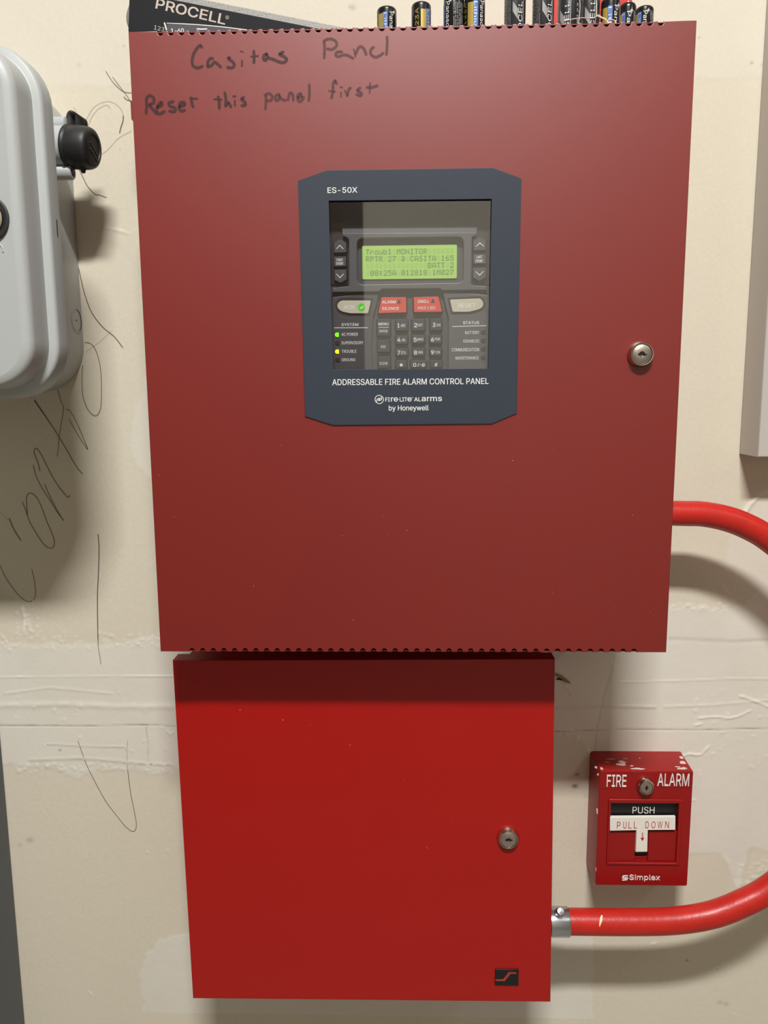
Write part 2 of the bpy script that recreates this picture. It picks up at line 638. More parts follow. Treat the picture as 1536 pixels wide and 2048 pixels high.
# ridges and seams: pixel polyline, width (m), height (m), dirt, lightness
RIDGE = [
    ([(-50, 1356), (60, 1353), (345, 1352)], 0.0011, 0.0007, 0.0, 0.5),
    ([(0, 1411), (120, 1408), (240, 1413), (345, 1413)], 0.006, 0.0006, 0, 0.1),
    ([(-50, 1451), (150, 1452), (290, 1450), (350, 1452)], 0.0010, -0.0006, 0.5, 0),
    ([(292, 1455), (296, 1490), (295, 1525)], 0.0014, -0.0006, 0.25, 0),
    ([(10, 1387), (100, 1375), (225, 1387)], 0.002, 0.0004, 0, 0),
    ([(95, 1488), (170, 1492), (250, 1494), (255, 1500)], 0.0015, 0.0005, 0.2, 0),
    ([(60, 1520), (160, 1516), (290, 1527), (345, 1530)], 0.003, 0.0005, 0.15, 0),
    ([(1108, 1415), (1150, 1416), (1200, 1412), (1310, 1414)], 0.0024, 0.0006, 0.1, 0),
    ([(1330, 1413), (1420, 1410), (1536, 1400)], 0.0024, 0.0004, 0, 0),
    ([(1225, 1365), (1400, 1360), (1470, 1357), (1600, 1358)], 0.0012, 0.0005, 0, 0),
    ([(1108, 1463), (1250, 1459), (1400, 1460), (1600, 1455)], 0.0010, -0.0006, 0.4, 0),
    ([(1228, 1310), (1224, 1340), (1210, 1385), (1200, 1425), (1193, 1460), (1190, 1500)], 0.0012, -0.0005, 0.2, 0),
    ([(1174, 1498), (1177, 1504), (1186, 1505)], 0.0014, 0.0010, 0, 0.6),
    ([(1196, 1506), (1240, 1508), (1290, 1508), (1350, 1512), (1365, 1512), (1380, 1507), (1392, 1510), (1403, 1508), (1418, 1492)], 0.0015, 0.0011, 0.0, 0.6),
    ([(1396, 1436), (1430, 1433), (1460, 1436), (1478, 1432), (1500, 1421)], 0.0016, 0.0010, 0, 0.5),
    ([(1480, 1392), (1500, 1398), (1520, 1406), (1536, 1413), (1560, 1410)], 0.0018, 0.0009, 0, 0.4),
    ([(1390, 1450), (1402, 1448)], 0.0018, 0.0009, 0, 0.3),
    ([(1382, 1600), (1392, 1600)], 0.0012, 0.0008, 0, 0.4),
    ([(1536, 978), (1520, 988), (1500, 1010), (1486, 1030)], 0.004, 0.0012, 0, 0.3),
    ([(1450, 1716), (1462, 1740), (1474, 1775)], 0.0045, 0.0006, 0, 0.35),
    ([(1340, 1278), (1470, 1284), (1536, 1280)], 0.004, -0.0003, 0.12, 0),
    ([(45, 1215), (50, 1240), (47, 1262)], 0.003, 0.0009, 0, 0.6),
    ([(60, 1262), (56, 1240)], 0.002, 0.0006, 0, 0.3),
    ([(1304, 1889), (1310, 1887)], 0.002, 0.0009, 0, 0.6),
    ([(1465, 2027), (1474, 2033)], 0.0016, 0.0010, 0, 0.7),
    ([(178, 1984), (184, 1990)], 0.0018, 0.0008, 0, 0.8),
    ([(293, 1702), (296, 1706)], 0.0012, 0.0008, 0, 0.8),
    ([(335, 1700), (337, 1702)], 0.0012, 0.0008, 0, 0.8),
    ([(228, 460), (262, 468), (270, 460)], 0.0014, 0.0005, 0, 0.3),
    ([(210, 455), (250, 462)], 0.0014, 0.0004, 0, 0.3),
    ([(1445, 1170), (1478, 1218)], 0.0015, 0.0005, 0, 0.3),
    ([(335, 1462), (341, 1470), (348, 1463)], 0.0018, 0.0007, 0, 0.4),
    ([(1125, 1370), (1140, 1382), (1142, 1390)], 0.0018, 0.0006, 0.1, 0.1),
]
light = np.zeros(GX.shape)
for poly, wd, hh, dt, lt in RIDGE:
    q = pp(poly, 0.0)
    d = seg_dist(GX, GZ, q) + np.abs(rag) * 0.05
    k = np.exp(-(d / (wd * 0.55)) ** 2)
    k = k * (0.65 + 0.7 * vnoise(GX, GZ, 0.006, 5))
    rel += k * hh
    dirt = np.maximum(dirt, k * dt)
    light = np.maximum(light, k * lt)
# crumbs along the ragged edges of the joint compound
for (u0, v0, u1, v1, n) in ((0, 1265, 345, 1300, 90), (30, 1525, 350, 1545, 90), (1340, 1208, 1480, 1222, 40), (1478, 1720, 1536, 1800, 60), (30, 1190, 80, 1270, 40), (1110, 1455, 1180, 1480, 30), (0, 1380, 350, 1520, 30), (1390, 1380, 1536, 1560, 40)):
    for i in range(n):
        q = P(rng.uniform(u0, u1), rng.uniform(v0, v1), 0)
        i0, j0 = int((q.x - X0) / STEP), int((q.z - Z0) / STEP)
        if 3 < i0 < nx - 4 and 3 < j0 < nz - 4:
            rr = rng.uniform(0.0007, 0.0018)
            sl = (slice(j0 - 3, j0 + 4), slice(i0 - 3, i0 + 4))
            k = np.exp(-((GX[sl] - q.x) ** 2 + (GZ[sl] - q.z) ** 2) / rr ** 2)
            rel[sl] += k * rng.uniform(0.0002, 0.0006)
            light[sl] = np.maximum(light[sl], k * 0.3)
for (u, v, r, s) in ((1154, 1549, 0.0022, 0.8), (1150, 1572, 0.0032, 0.8), (1374, 1921, 0.0014, 0.7), (1503, 126, 0.0016, 0.5), (1524, 130, 0.0012, 0.35), (1535, 184, 0.0025, 0.8), (248, 92, 0.001, 0.4), (1435, 1939, 0.001, 0.5), (60, 792, 0.002, 0.4), (131, 1082, 0.0009, 0.5), (120, 1500, 0.0015, 0.5), (303, 1528, 0.0015, 0.5), (336, 1531, 0.0013, 0.5), (1398, 75, 0.001, 0.4), (705, 15, 0.003, 0.3), (700, 13, 0.0015, 0.4), (1506, 604, 0.0014, 0.8), (1507, 620, 0.0012, 0.7), (1520, 626, 0.0014, 0.6), (60, 1680, 0.004, 0.3), (40, 1690, 0.003, 0.2), (1440, 2005, 0.003, 0.35), (1452, 2008, 0.003, 0.4), (158, 130, 0.002, 0.2), (240, 300, 0.001, 0.2)):
    q = P(u, v, 0)
    k = np.exp(-((GX - q.x) ** 2 + ((GZ - q.z) * 1.3) ** 2 + rag * 0.0003) / r ** 2)
    dirt = np.maximum(dirt, np.clip(k, 0, 1) * s)
rel += fbm(GX, GZ, 0.03, 71, 4) * 0.00012 + fbm(GX, GZ, 0.004, 91, 2) * 0.00005
edge = np.minimum(np.minimum(GX - X0, X1 - GX), np.minimum(GZ - Z0, Z1 - GZ))
ef = np.clip(edge / 0.03, 0, 1)
rel *= ef
verts = np.stack([GX.ravel(), -rel.ravel(), GZ.ravel()], 1)
ii = (np.arange(nz - 1)[:, None] * nx + np.arange(nx - 1)[None, :]).ravel()
quads = np.stack([ii, ii + 1, ii + nx + 1, ii + nx], 1)
nv = len(verts)
XL, XR, YB = ROOM
outer = np.array([(XL, 0, 0), (XR, 0, 0), (XR, 0, CEIL), (XL, 0, CEIL), (XL, 0, Z0), (XR, 0, Z0), (XL, 0, Z1), (XR, 0, Z1)], float)
verts = np.concatenate([verts, outer])
g00, g10, g01, g11 = 0, nx - 1, (nz - 1) * nx, nz * nx - 1
extra = np.array([(nv + 4, nv + 5, nv + 1, nv + 0)[::-1], (nv + 6, nv + 7, nv + 2, nv + 3), (nv + 4, g00, g01, nv + 6), (g10, nv + 5, nv + 7, g11)])
allq = np.concatenate([quads, extra])
me = bpy.data.meshes.new('wall_back')
me.vertices.add(len(verts))
me.vertices.foreach_set('co', verts.ravel())
me.loops.add(allq.size)
me.loops.foreach_set('vertex_index', allq.ravel().astype(np.int32))
me.polygons.add(len(allq))
me.polygons.foreach_set('loop_start', np.arange(0, allq.size, 4, dtype=np.int32))
me.update(calc_edges=True)
me.validate()
me.shade_smooth()
for nm, arr in (('mud', mud), ('dirt', dirt), ('light', light)):
    at = me.attributes.new(nm, 'FLOAT', 'POINT')
    at.data.foreach_set('value', np.concatenate([(arr * (ef if nm != 'mud' else 1)).ravel(), np.zeros(8)]).astype(np.float32))
wall = bpy.data.objects.new('wall_back', me)
COL.objects.link(wall)
wall['kind'] = 'structure'
_base[wall.name] = Vector((0, 0, 0))
wm = bpy.data.materials.new('drywall')
wm.use_nodes = True
nt = wm.node_tree
b = nt.nodes['Principled BSDF']
b.inputs['Roughness'].default_value = 0.85
b.inputs['Specular IOR Level'].default_value = 0.25


def attr(n):
    a = nt.nodes.new('ShaderNodeAttribute')
    a.attribute_name = n
    return a.outputs['Fac']


def mixc(fac, c1, c2):
    m = nt.nodes.new('ShaderNodeMix')
    m.data_type = 'RGBA'
    for k, c in ((6, c1), (7, c2)):
        if isinstance(c, tuple):
            m.inputs[k].default_value = (*lin(c), 1)
        else:
            nt.links.new(c, m.inputs[k])
    if isinstance(fac, (int, float)):
        m.inputs[0].default_value = fac
    else:
        nt.links.new(fac, m.inputs[0])
    return m.outputs[2]


tc = nt.nodes.new('ShaderNodeTexCoord')


def noise(scale, detail=4):
    n = nt.nodes.new('ShaderNodeTexNoise')
    n.inputs['Scale'].default_value = scale
    n.inputs['Detail'].default_value = detail
    nt.links.new(tc.outputs['Object'], n.inputs['Vector'])
    return n.outputs['Fac']


paper = mixc(noise(260, 6), (211, 202, 181), (234, 225, 206))
paper = mixc(noise(9, 4), paper, mixc(noise(500, 2), (220, 211, 192), (228, 219, 201)))
mudc = mixc(noise(22, 5), (224, 218, 206), (236, 231, 221))
c = mixc(attr('mud'), paper, mudc)
c = mixc(attr('light'), c, (246, 241, 230))
c = mixc(attr('dirt'), c, (84, 66, 48))
nt.links.new(c, b.inputs['Base Color'])
bp = nt.nodes.new('ShaderNodeBump')
bp.inputs['Strength'].default_value = 0.25
bp.inputs['Distance'].default_value = 0.0004
nt.links.new(noise(700, 3), bp.inputs['Height'])
nt.links.new(bp.outputs['Normal'], b.inputs['Normal'])
me.materials.append(wm)

# pencil scrawl on the drywall
ZA, ZB, ZC = zm(0, 780, 3.939), zm(0, 1250, 2.567), zm(0, 60, 2.626)
PENCIL = [
    (ZA, [(270, 85), (330, 170), (400, 270), (465, 370), (530, 480), (600, 600), (650, 662)], 1.0, 0),
    (ZA, [(455, 0), (480, 90), (500, 145), (485, 250), (465, 370), (460, 450), (450, 525)], 0.8, 0),
    (ZA, [(520, 155), (545, 160), (590, 230), (640, 340), (690, 460), (670, 440), (600, 330), (540, 225)], 0.8, 0),
    (ZC, [(445, 1640), (480, 1650), (510, 1700), (530, 1800), (532, 1950), (520, 2010), (495, 2025), (460, 1990), (435, 1920), (430, 1820), (435, 1760)], 0.8, 0),
    (ZA, [(315, 640), (295, 560), (270, 500), (275, 465), (295, 465), (330, 520), (380, 620), (440, 730), (500, 810), (535, 845), (548, 830)], 1.0, 0),
    (ZA, [(262, 590), (285, 680), (330, 770), (400, 880), (450, 960), (500, 1028), (480, 1000), (440, 930), (380, 810), (350, 740)], 0.9, 0),
    (ZA, [(175, 880), (200, 940), (230, 1030), (280, 1120), (340, 1210), (390, 1245), (425, 1230), (420, 1160), (370, 1040), (330, 930), (290, 850), (245, 812), (215, 830), (208, 880), (218, 980)], 1.0, 0),
    (ZA, [(0, 955), (40, 1000), (70, 1030)], 0.6, 1),
    (ZA, [(72, 1010), (110, 1100), (165, 1187)], 1.3, 0),
    (ZA, [(-20, 1350), (0, 1385), (40, 1470), (100, 1560), (160, 1630), (220, 1667), (265, 1650), (280, 1600), (270, 1500), (250, 1410)], 0.8, 0),
    (ZA, [(772, 1135), (780, 1250), (775, 1450), (768, 1600), (768, 1750), (772, 1980)], 1.2, 0),
    (ZA, [(772, 1980), (775, 2030), (785, 2090), (795, 2160)], 1.2, 1),
    (ZB, [(400, 595), (430, 680), (450, 730), (480, 790), (540, 900), (600, 980), (650, 1040), (685, 1060), (700, 1030), (690, 960), (670, 860), (655, 740)], 0.8, 0),
    (ZB, [(655, 740), (652, 660), (655, 590)], 0.6, 1),
    (ZC, [(555, 215), (590, 270), (630, 310), (655, 325), (690, 330)], 0.7, 0),
    (ZC, [(590, 245), (640, 310), (670, 350), (690, 385)], 0.6, 0),
    (ZC, [(650, 350), (665, 365), (690, 372)], 0.9, 0),
    (ZC, [(445, 520), (450, 480), (470, 440), (500, 400), (560, 375), (610, 390), (640, 425), (648, 460)], 0.7, 1),
    (ZC, [(648, 450), (645, 480), (635, 510), (628, 540)], 1.2, 0),
    (ZC, [(460, 515), (480, 460), (510, 420), (540, 400), (565, 395), (578, 412)], 0.7, 1),
    (ZC, [(690, 530), (620, 570), (570, 625), (530, 655)], 0.7, 1),
    (ZC, [(395, 690), (430, 762), (460, 820), (500, 862), (520, 865), (560, 880)], 0.8, 0),
    (ZC, [(405, 1230), (415, 1260), (440, 1370), (480, 1480), (540, 1560), (600, 1610), (645, 1668)], 1.0, 0),
    (ZC, [(450, 1690), (520, 1640), (590, 1575)], 0.5, 1),
    (ZC, [(180, 1940), (220, 2000), (260, 2060)], 0.8, 0),
    (ZC, [(390, 460), (400, 430), (385, 405)], 0.5, 1),
]
for z_, pts, wd, faint in PENCIL:
    mb = MB()
    mb.ribbon(pp(pts, 0.0005, z_), wd * 0.00082, 0.00055)
    mb.build('pencil_mark', M['pencil2' if faint else 'pencil'], wall, smooth=0)
mb = MB()
mb.plate([tuple(p) for p in pp([(1112, 1359), (1119, 1355), (1127, 1356), (1134, 1362), (1128, 1362), (1121, 1360)], 0.001)], 0.0014, 0.001)
mb.build('wall_hole', M['hole'], wall, label='small dark puncture in the drywall')
mb = MB()
mb.plate(pp([(1111, 1346), (1125, 1352), (1142, 1366), (1137, 1365), (1130, 1364), (1124, 1358), (1111, 1351)], 0.001), 0.0024, 0.002)
mb.build('torn_flap', M['torn'], wall, label='brown torn paper edge')

# the rest of the room


def struct(name, quads_, m):
    mb = MB()
    for q in quads_:
        mb.face(q)
    o = mb.build(name, m, smooth=0)
    o['kind'] = 'structure'
    return o


struct('floor', [[(XL, 0, 0), (XL, YB, 0), (XR, YB, 0), (XR, 0, 0)]], M['floor'])
struct('ceiling', [[(XL, 0, CEIL), (XR, 0, CEIL), (XR, YB, CEIL), (XL, YB, CEIL)]], M['ceiling'])
struct('wall_left', [[(XL, 0, 0), (XL, 0, CEIL), (XL, YB, CEIL), (XL, YB, 0)]], M['room_wall'])
struct('wall_right', [[(XR, 0, 0), (XR, YB, 0), (XR, YB, CEIL), (XR, 0, CEIL)]], M['room_wall'])
struct('wall_front', [[(XL, YB, 0), (XL, YB, CEIL), (XR, YB, CEIL), (XR, YB, 0)]], M['cream_wall'])
k = P(727, 500, 0.15).x - CAM.x
DX = CAM.x + k * (0.65 + (-0.15 - YB)) / 0.65
mb = MB()
mb.box((DX - 0.86, YB, 0), (DX, YB + 0.04, 2.30))
for i in range(2):
    mb.box((DX - 0.72, YB + 0.04, 0.25 + i * 1.0), (DX - 0.14, YB + 0.048, 1.05 + i * 1.0))
o = mb.build('door_1', M['door_brown'])
o['kind'] = 'structure'
for (x, y, sx, sy, *_r) in LAMPS:
    t = thing('light_fixture', 'white ceiling light fixture, ' + ('above the fire alarm cabinets' if x < 1 else 'on the right over the pull station side'), 'light', (x, y, CEIL))
    mb = MB()
    mb.box((x - sx / 2 - 0.02, y - sy / 2 - 0.02, CEIL - 0.055), (x + sx / 2 + 0.02, y + sy / 2 + 0.02, CEIL - 0.0005))
    mb.build('housing', M['lamp_white'], t)


# ---------------------------------------------------------------- key lock (used by three things)
def key_lock(parent, c, R, rf, face_mat, out=0.006, vertical=False):
    """c: (x, z, d) of the surface it sits on"""
    x, z, d = c
    o = Vector((x, -d, z))
    mb = MB()
    mb.lathe([(R * 0.97, -0.0005), (R, 0.001), (R * 0.99, 0.0022), (R * 0.93, out * 0.62), (R * 0.86, out * 0.86), (rf * 1.14, out), (rf * 1.05, out * 0.98), (rf * 1.03, out * 0.7)], o, (0, -1, 0), 48)
    L = mb.build('key_lock', M['chrome'], parent, smooth=50)
    mb = MB()
    mb.lathe([(rf * 1.02, out * 0.7), (rf * 1.0, out * 0.88), (rf * 0.96, out * 0.93), (rf * 0.3, out * 0.93), (rf * 0.26, out * 0.55), (0, out * 0.5)], o, (0, -1, 0), 40, mis=[0, 0, 0, 0, 0])
    mb.build('lock_cylinder', face_mat, L, smooth=50)
    mb = MB()
    h = d + out * 0.96
    a = rf * 0.42
    t = rf * 0.12
    pts = [(-a, -t * 0.8), (-a * 0.6, -t), (a * 0.9, -t), (a * 1.25, -t * 0.3), (a * 0.9, t * 0.3), (a * 0.35, t * 0.9), (-a * 0.2, t * 1.6), (-a * 0.55, t * 0.9), (-a, t * 0.8)]
    if vertical:
        pts = [(q, -p) for p, q in pts]
    mb.plate([(x + p, z + q) for p, q in pts], h, 0.0004)
    mb.build('keyway', M['black'], L)
    return L


# ---------------------------------------------------------------- upper cabinet
D = 0.150
up = thing('fire_alarm_panel', 'large dark red metal fire alarm cabinet with a windowed control keypad in its door', 'alarm panel', (0, 0, 1.5))
xl, xr = -0.2135, 0.2135
zt, zb = 1.5 + 0.2446, 1.5 - 0.2446
tl, tr = P(255, 63, D), P(1393, 42, D)
n_top = 48


def notches(x0, x1, n, zedge, up_):
    """half-round cuts from x0 to x1; up_: +1 top edge (walked right to left), -1 bottom (left to right)"""
    pts = []
    r = 0.00215
    dep = 0.0009
    xs = np.linspace(x0, x1, n)
    for x in xs:
        s = 1 if x1 > x0 else -1
        arc = [(x - s * r, zedge)]
        for j in range(7):
            a = math.pi * j / 6
            arc.append((x - s * r * math.cos(a), zedge - up_ * (dep + r * math.sin(a))))
        arc.append((x + s * r, zedge))
        pts += arc
    return pts


xn0, xn1 = P(320, 60, D).x, P(1322, 46, D).x
bn0, bn1 = P(384, 1300, D).x, P(1268, 1304, D).x
outline = [(xl, zb)] + notches(bn0, bn1, 42, zb, -1) + [(xr, zb), (xr, zt)] + notches(xn1, xn0, n_top, zt, 1) + [(xl, zt)]
z4 = zm(580, 320, 3.2)
hb = bx(248, 255, 1285, 1338, D, z4)
holeP = pp([(249, 261), (1290, 250), (1270, 1335), (275, 1341)], D + 0.001, z4)
mb = MB()
mb.plate(outline, D, 0.0018, holes=[rect((hb[0] - 0.002, hb[1] - 0.002, hb[2] + 0.004, hb[3] + 0.002))], c=0.0005, seg=2)
LIP = 0.018
for (a, b_) in (((xl + 0.0004, zb + 0.0004), (xl + 0.0019, zt - 0.0004)), ((xr - 0.0019, zb + 0.0004), (xr - 0.0004, zt - 0.0004))):
    mb.box((a[0], -D + 0.0015, a[1]), (b_[0], -D + LIP, b_[1]))
# folded top and bottom flanges behind the punched vents
mb.box((xl + 0.0004, -D + 0.0016, zt - 0.0008), (xr - 0.0004, -D + LIP, zt - 0.0002))
mb.box((xl + 0.0004, -D + 0.0016, zb + 0.0002), (xr - 0.0004, -D + LIP, zb + 0.0008))
door = mb.build('door', M['red_dark'], up)
# back box: open front, five sides
mb = MB()
bxl, bxr, bzb, bzt = xl + 0.006, xr - 0.003, zb + 0.004, zt - 0.003
yb_, yf_ = -0.0015, -D + 0.004
t_ = 0.0015
mb.box((bxl, yf_, bzb), (bxl + t_, yb_, bzt))
mb.box((bxr - t_, yf_, bzb), (bxr, yb_, bzt))
mb.box((bxl + t_, yf_, bzb), (bxr - t_, yb_, bzb + t_))
mb.box((bxl + t_, yf_, bzt - t_), (bxr - t_, yb_, bzt))
mb.box((bxl + t_, yb_ - 0.002, bzb + t_), (bxr - t_, yb_, bzt - t_))
mb.build('back_box', M['red_dark'], up)
# hinge knuckle on the left edge
mb = MB()
hz1, hz0 = P(260, 208, D - 0.01).z, P(264, 252, D - 0.01).z
mb.plate([(xl - 0.0022, hz1), (xl - 0.0022, hz0 + 0.003), (xl + 0.001, hz0 - 0.001), (xl + 0.001, hz1)], D - 0.003, 0.008, c=0.0004)
mb.build('hinge', M['red_dark'], up)
lk = P(1282, 709, D)
key_lock(up, (P(1280, 709, D).x, P(1280, 709, D).z, D), 0.0102, 0.0077, M['chrome_face'], 0.0065)

# handwriting
zh1, zh2, zh3, zh4 = zm(370, 60, 6.982), zm(630, 60, 9.035), zm(280, 160, 6.4), zm(510, 150, 5.689)
HAND = [
    (zh1, 0.0027, 0, [[(235, 245), (210, 215), (165, 260), (120, 340), (100, 430), (115, 500), (180, 530), (245, 505)],
                      [(390, 400), (350, 400), (320, 450), (320, 510), (370, 495), (410, 450), (450, 470), (500, 520)],
                      [(625, 380), (605, 400), (660, 440), (690, 490), (650, 530), (590, 520)],
                      [(797, 430), (795, 500)],
                      [(960, 290), (965, 380), (962, 460)], [(925, 372), (1020, 362)],
                      [(1145, 330), (1105, 355), (1095, 405), (1130, 420), (1150, 370), (1140, 340)], [(1150, 385), (1230, 410), (1330, 450), (1390, 450), (1420, 410), (1380, 370), (1320, 340), (1375, 305)]]),
    (zh2, 0.0025, 1, [[(160, 215), (175, 320), (165, 510)], [(160, 200), (230, 165), (320, 170), (385, 220), (385, 290), (310, 350), (220, 340)],
                      [(490, 395), (400, 400), (375, 450), (420, 480), (500, 455), (580, 455), (690, 515)],
                      [(700, 350), (730, 480)], [(740, 430), (780, 330), (830, 300), (890, 350), (925, 450)],
                      [(1065, 310), (1015, 350), (1005, 430), (1080, 490), (1160, 470), (1235, 415)],
                      [(1300, 120), (1305, 250), (1290, 450)]]),
    (zh3, 0.0027, 0, [[(80, 250), (85, 340), (78, 430)], [(80, 240), (120, 200), (175, 230), (175, 290), (120, 320), (160, 370), (210, 430)],
                      [(230, 350), (280, 320), (270, 285), (225, 330), (215, 400), (250, 435), (315, 400)],
                      [(430, 275), (375, 290), (380, 330), (450, 360), (440, 405), (375, 395)],
                      [(510, 340), (570, 320), (560, 285), (515, 295), (500, 360), (530, 395), (575, 385)],
                      [(655, 225), (665, 290), (680, 345)], [(645, 235), (730, 240)],
                      [(1000, 210), (1015, 290), (1015, 365)], [(955, 245), (1045, 250)],
                      [(1085, 160), (1100, 250), (1095, 335)], [(1100, 330), (1130, 290), (1165, 345)],
                      [(1215, 265), (1215, 325)], [(1195, 210), (1222, 208)],
                      [(1330, 220), (1300, 245), (1345, 285), (1345, 320), (1300, 325)]]),
    (zh4, 0.0025, 1, [[(125, 235), (125, 310), (118, 390)], [(110, 230), (160, 210), (195, 245), (180, 290), (135, 290)],
                      [(275, 215), (235, 240), (235, 285), (270, 280), (280, 230)], [(280, 240), (300, 270), (350, 290)],
                      [(375, 285), (385, 240), (400, 205), (430, 220), (435, 290)],
                      [(490, 255), (530, 240), (515, 210), (485, 235), (490, 285), (520, 300), (555, 250)],
                      [(617, 105), (620, 200), (612, 295)],
                      [(930, 100), (910, 65), (890, 100), (885, 190), (870, 265)], [(845, 182), (910, 188)],
                      [(978, 200), (978, 245)], [(975, 135), (990, 142)],
                      [(1025, 180), (1050, 235)], [(1050, 235), (1065, 170), (1090, 145)],
                      [(1200, 145), (1165, 175), (1210, 205), (1200, 235), (1155, 220)],
                      [(1310, 95), (1305, 200)], [(1270, 140), (1330, 140), (1395, 120)]]),
]
mb = [MB(), MB()]
for z_, wd, mi, strokes in HAND:
    for s_ in strokes:
        mb[mi].ribbon(pp(s_, D, z_), wd * 0.86, D + 0.00015)
mb[0].ribbon(pp([(481, 102), (486, 104)], D), 0.0016, D + 0.00015)
mb[0].build('handwriting', M['marker'], door, smooth=0, label='black marker words Casitas and Reset this')
mb[1].build('handwriting', M['marker2'], door, smooth=0, label='faded marker words Panel and panel first')
mb = MB()
for i in range(26):
    u, v = rng.uniform(300, 1330), rng.uniform(850, 1290)
    q = P(u, v, D)
    mb.plate(circ(q.x, q.z, rng.uniform(0.00012, 0.0003), 5), D + 0.0001, 0.0001)
mb.build('paint_speck', M['chip'], door, smooth=0, kind='stuff')

# slate overlay plate with its window
ov = pp([(52, 135), (235, 68), (1300, 52), (1480, 120), (1450, 1620), (1290, 1688), (275, 1697), (97, 1640)], D, z4)
mb = MB()
mb.plate(ov, D + 0.0012, 0.0012, holes=[holeP], c=0.0003, seg=2)
plate_ = mb.build('window_frame', M['slate'], up)
mb = MB()
H = D + 0.0013
mb.text('ES-50X', bx(241, 177, 431, 213, D, z4), H, bold=0.012)
mb.build('model_lettering', M['white'], plate_, smooth=0, label='white printed ES-50X')
mb = MB()
mb.text('ADDRESSABLE FIRE ALARM CONTROL PANEL', bx(271, 1399, 1270, 1438, D, z4), H, bold=0.012)
mb.build('title_lettering', M['white'], plate_, smooth=0, label='white printed control panel title')
mb = MB()
z9 = zm(740, 780, 9.6)
for s_, b_ in (('FI', (295, 143, 380, 222)), ('re', (402, 141, 535, 222)), ('LIT', (572, 141, 712, 219)), ('e', (718, 141, 800, 219)), ('AL', (848, 140, 978, 217)), ('arms', (990, 132, 1380, 215))):
    mb.text(s_, bx(*b_, D, z9), H, bold=0.02)
mb.ribbon(pp([(540, 180), (556, 180)], D, z9), 0.0005, H, smooth=False)
mb.plate(circ(*pp([(817, 142)], D, z9)[0], 0.00035, 10), H, 0.0001)
mb.text('by Honeywell', bx(362, 295, 1125, 418, D, z9), H, bold=0.012)
cx_, cz_ = pp([(178, 181)], D, z9)[0]
R_ = 84 / 9.6 / FPX * 0.66
mb.plate(circ(cx_, cz_, R_, 32), H, 0.0001, holes=[circ(cx_, cz_, R_ * 0.86, 32)])
sw = lambda pts: [(cx_ + p * R_, cz_ + q * R_) for p, q in pts]
mb.ribbon(sw([(-0.55, -0.55), (-0.55, -0.1), (-0.2, 0.25), (0.2, 0.22), (0.5, 0.0)]), R_ * 0.13, H)
mb.ribbon(sw([(0.35, 0.62), (0.55, 0.3), (0.5, 0.0), (0.2, -0.25), (-0.2, -0.22), (-0.5, 0.05)]), R_ * 0.13, H)
mb.plate([(cx_ + 0.16 * R_ * math.cos(a), cz_ + 0.22 * R_ * math.sin(a)) for a in np.linspace(0, 2 * math.pi, 10)[:-1]], H, 0.0001)
mb.plate(sw([(-0.72, -0.5), (-0.45, -0.55), (-0.3, -0.9), (-0.55, -0.8)]), H, 0.0001)
mb.plate(sw([(0.72, 0.5), (0.45, 0.55), (0.3, 0.9), (0.55, 0.8)]), H, 0.0001)
mb.build('maker_lettering', M['white'], plate_, smooth=0, label='white maker words and round emblem')
# window pane
gm = bpy.data.materials.new('clear_window')
gm.use_nodes = True
n_ = gm.node_tree
n_.nodes.clear()
out_ = n_.nodes.new('ShaderNodeOutputMaterial')
mx_ = n_.nodes.new('ShaderNodeMixShader')
fc_ = n_.nodes.new('ShaderNodeLayerWeight')
fc_.inputs['Blend'].default_value = 0.5
pw_ = n_.nodes.new('ShaderNodeMath')
pw_.operation = 'POWER'
pw_.inputs[1].default_value = 5.0
n_.links.new(fc_.outputs['Facing'], pw_.inputs[0])
fr_ = n_.nodes.new('ShaderNodeMath')
fr_.operation = 'MULTIPLY_ADD'
fr_.inputs[1].default_value = 0.85
fr_.inputs[2].default_value = 0.21
n_.links.new(pw_.outputs[0], fr_.inputs[0])
tr_ = n_.nodes.new('ShaderNodeBsdfTransparent')
gl_ = n_.nodes.new('ShaderNodeBsdfGlossy')
gl_.inputs['Roughness'].default_value = 0.02
n_.links.new(fr_.outputs[0], mx_.inputs[0])
n_.links.new(tr_.outputs[0], mx_.inputs[1])
n_.links.new(gl_.outputs[0], mx_.inputs[2])
n_.links.new(mx_.outputs[0], out_.inputs[0])
mb = MB()
gq = rect((hb[0] - 0.003, hb[1] - 0.003, hb[2] + 0.005, hb[3] + 0.003))
mb.face([WALLF(p[0], p[1], D - 0.0020) for p in gq])
mb.build('window_pane', gm, up, smooth=0)

# display and keypad module behind the pane
DB = 0.131
z5, z6, z7 = zm(650, 390, 8.533), zm(650, 570, 8.533), zm(820, 570, 8.533)
mb = MB()
mb.plate(rect(bx(640, 462, 1005, 750, DB)), DB, 0.006)
mb.plate(rect(bx(640, 385, 1005, 475, DB - 0.03)), DB - 0.030, 0.004, mi=1)  # added dark sheet: shade of the cabinet's inside put into colour
mod = mb.build('display_module', [M['module'], M['inside_shade']], up)
DZ = DB + 0.0065
lcdh = round_poly(pp([(428, 500), (1112, 490), (1110, 785), (430, 797)], DZ, z4), 0.005)
bez = pp([(335, 468), (1195, 462), (1195, 482), (1165, 492), (1158, 800), (1262, 806), (1262, 832), (970, 834), (958, 822), (585, 826), (572, 842), (268, 846), (270, 818), (378, 806), (376, 505), (352, 490), (335, 488)], DZ, z4)
mb = MB()
mb.plate(round_poly(bez, 0.0008, 2), DZ, 0.0065, holes=[lcdh], c=0.0006, seg=2)
a = pp([(335, 418), (1198, 410)], DB + 0.001, z4)
b_ = pp([(335, 470), (1195, 463)], DZ, z4)
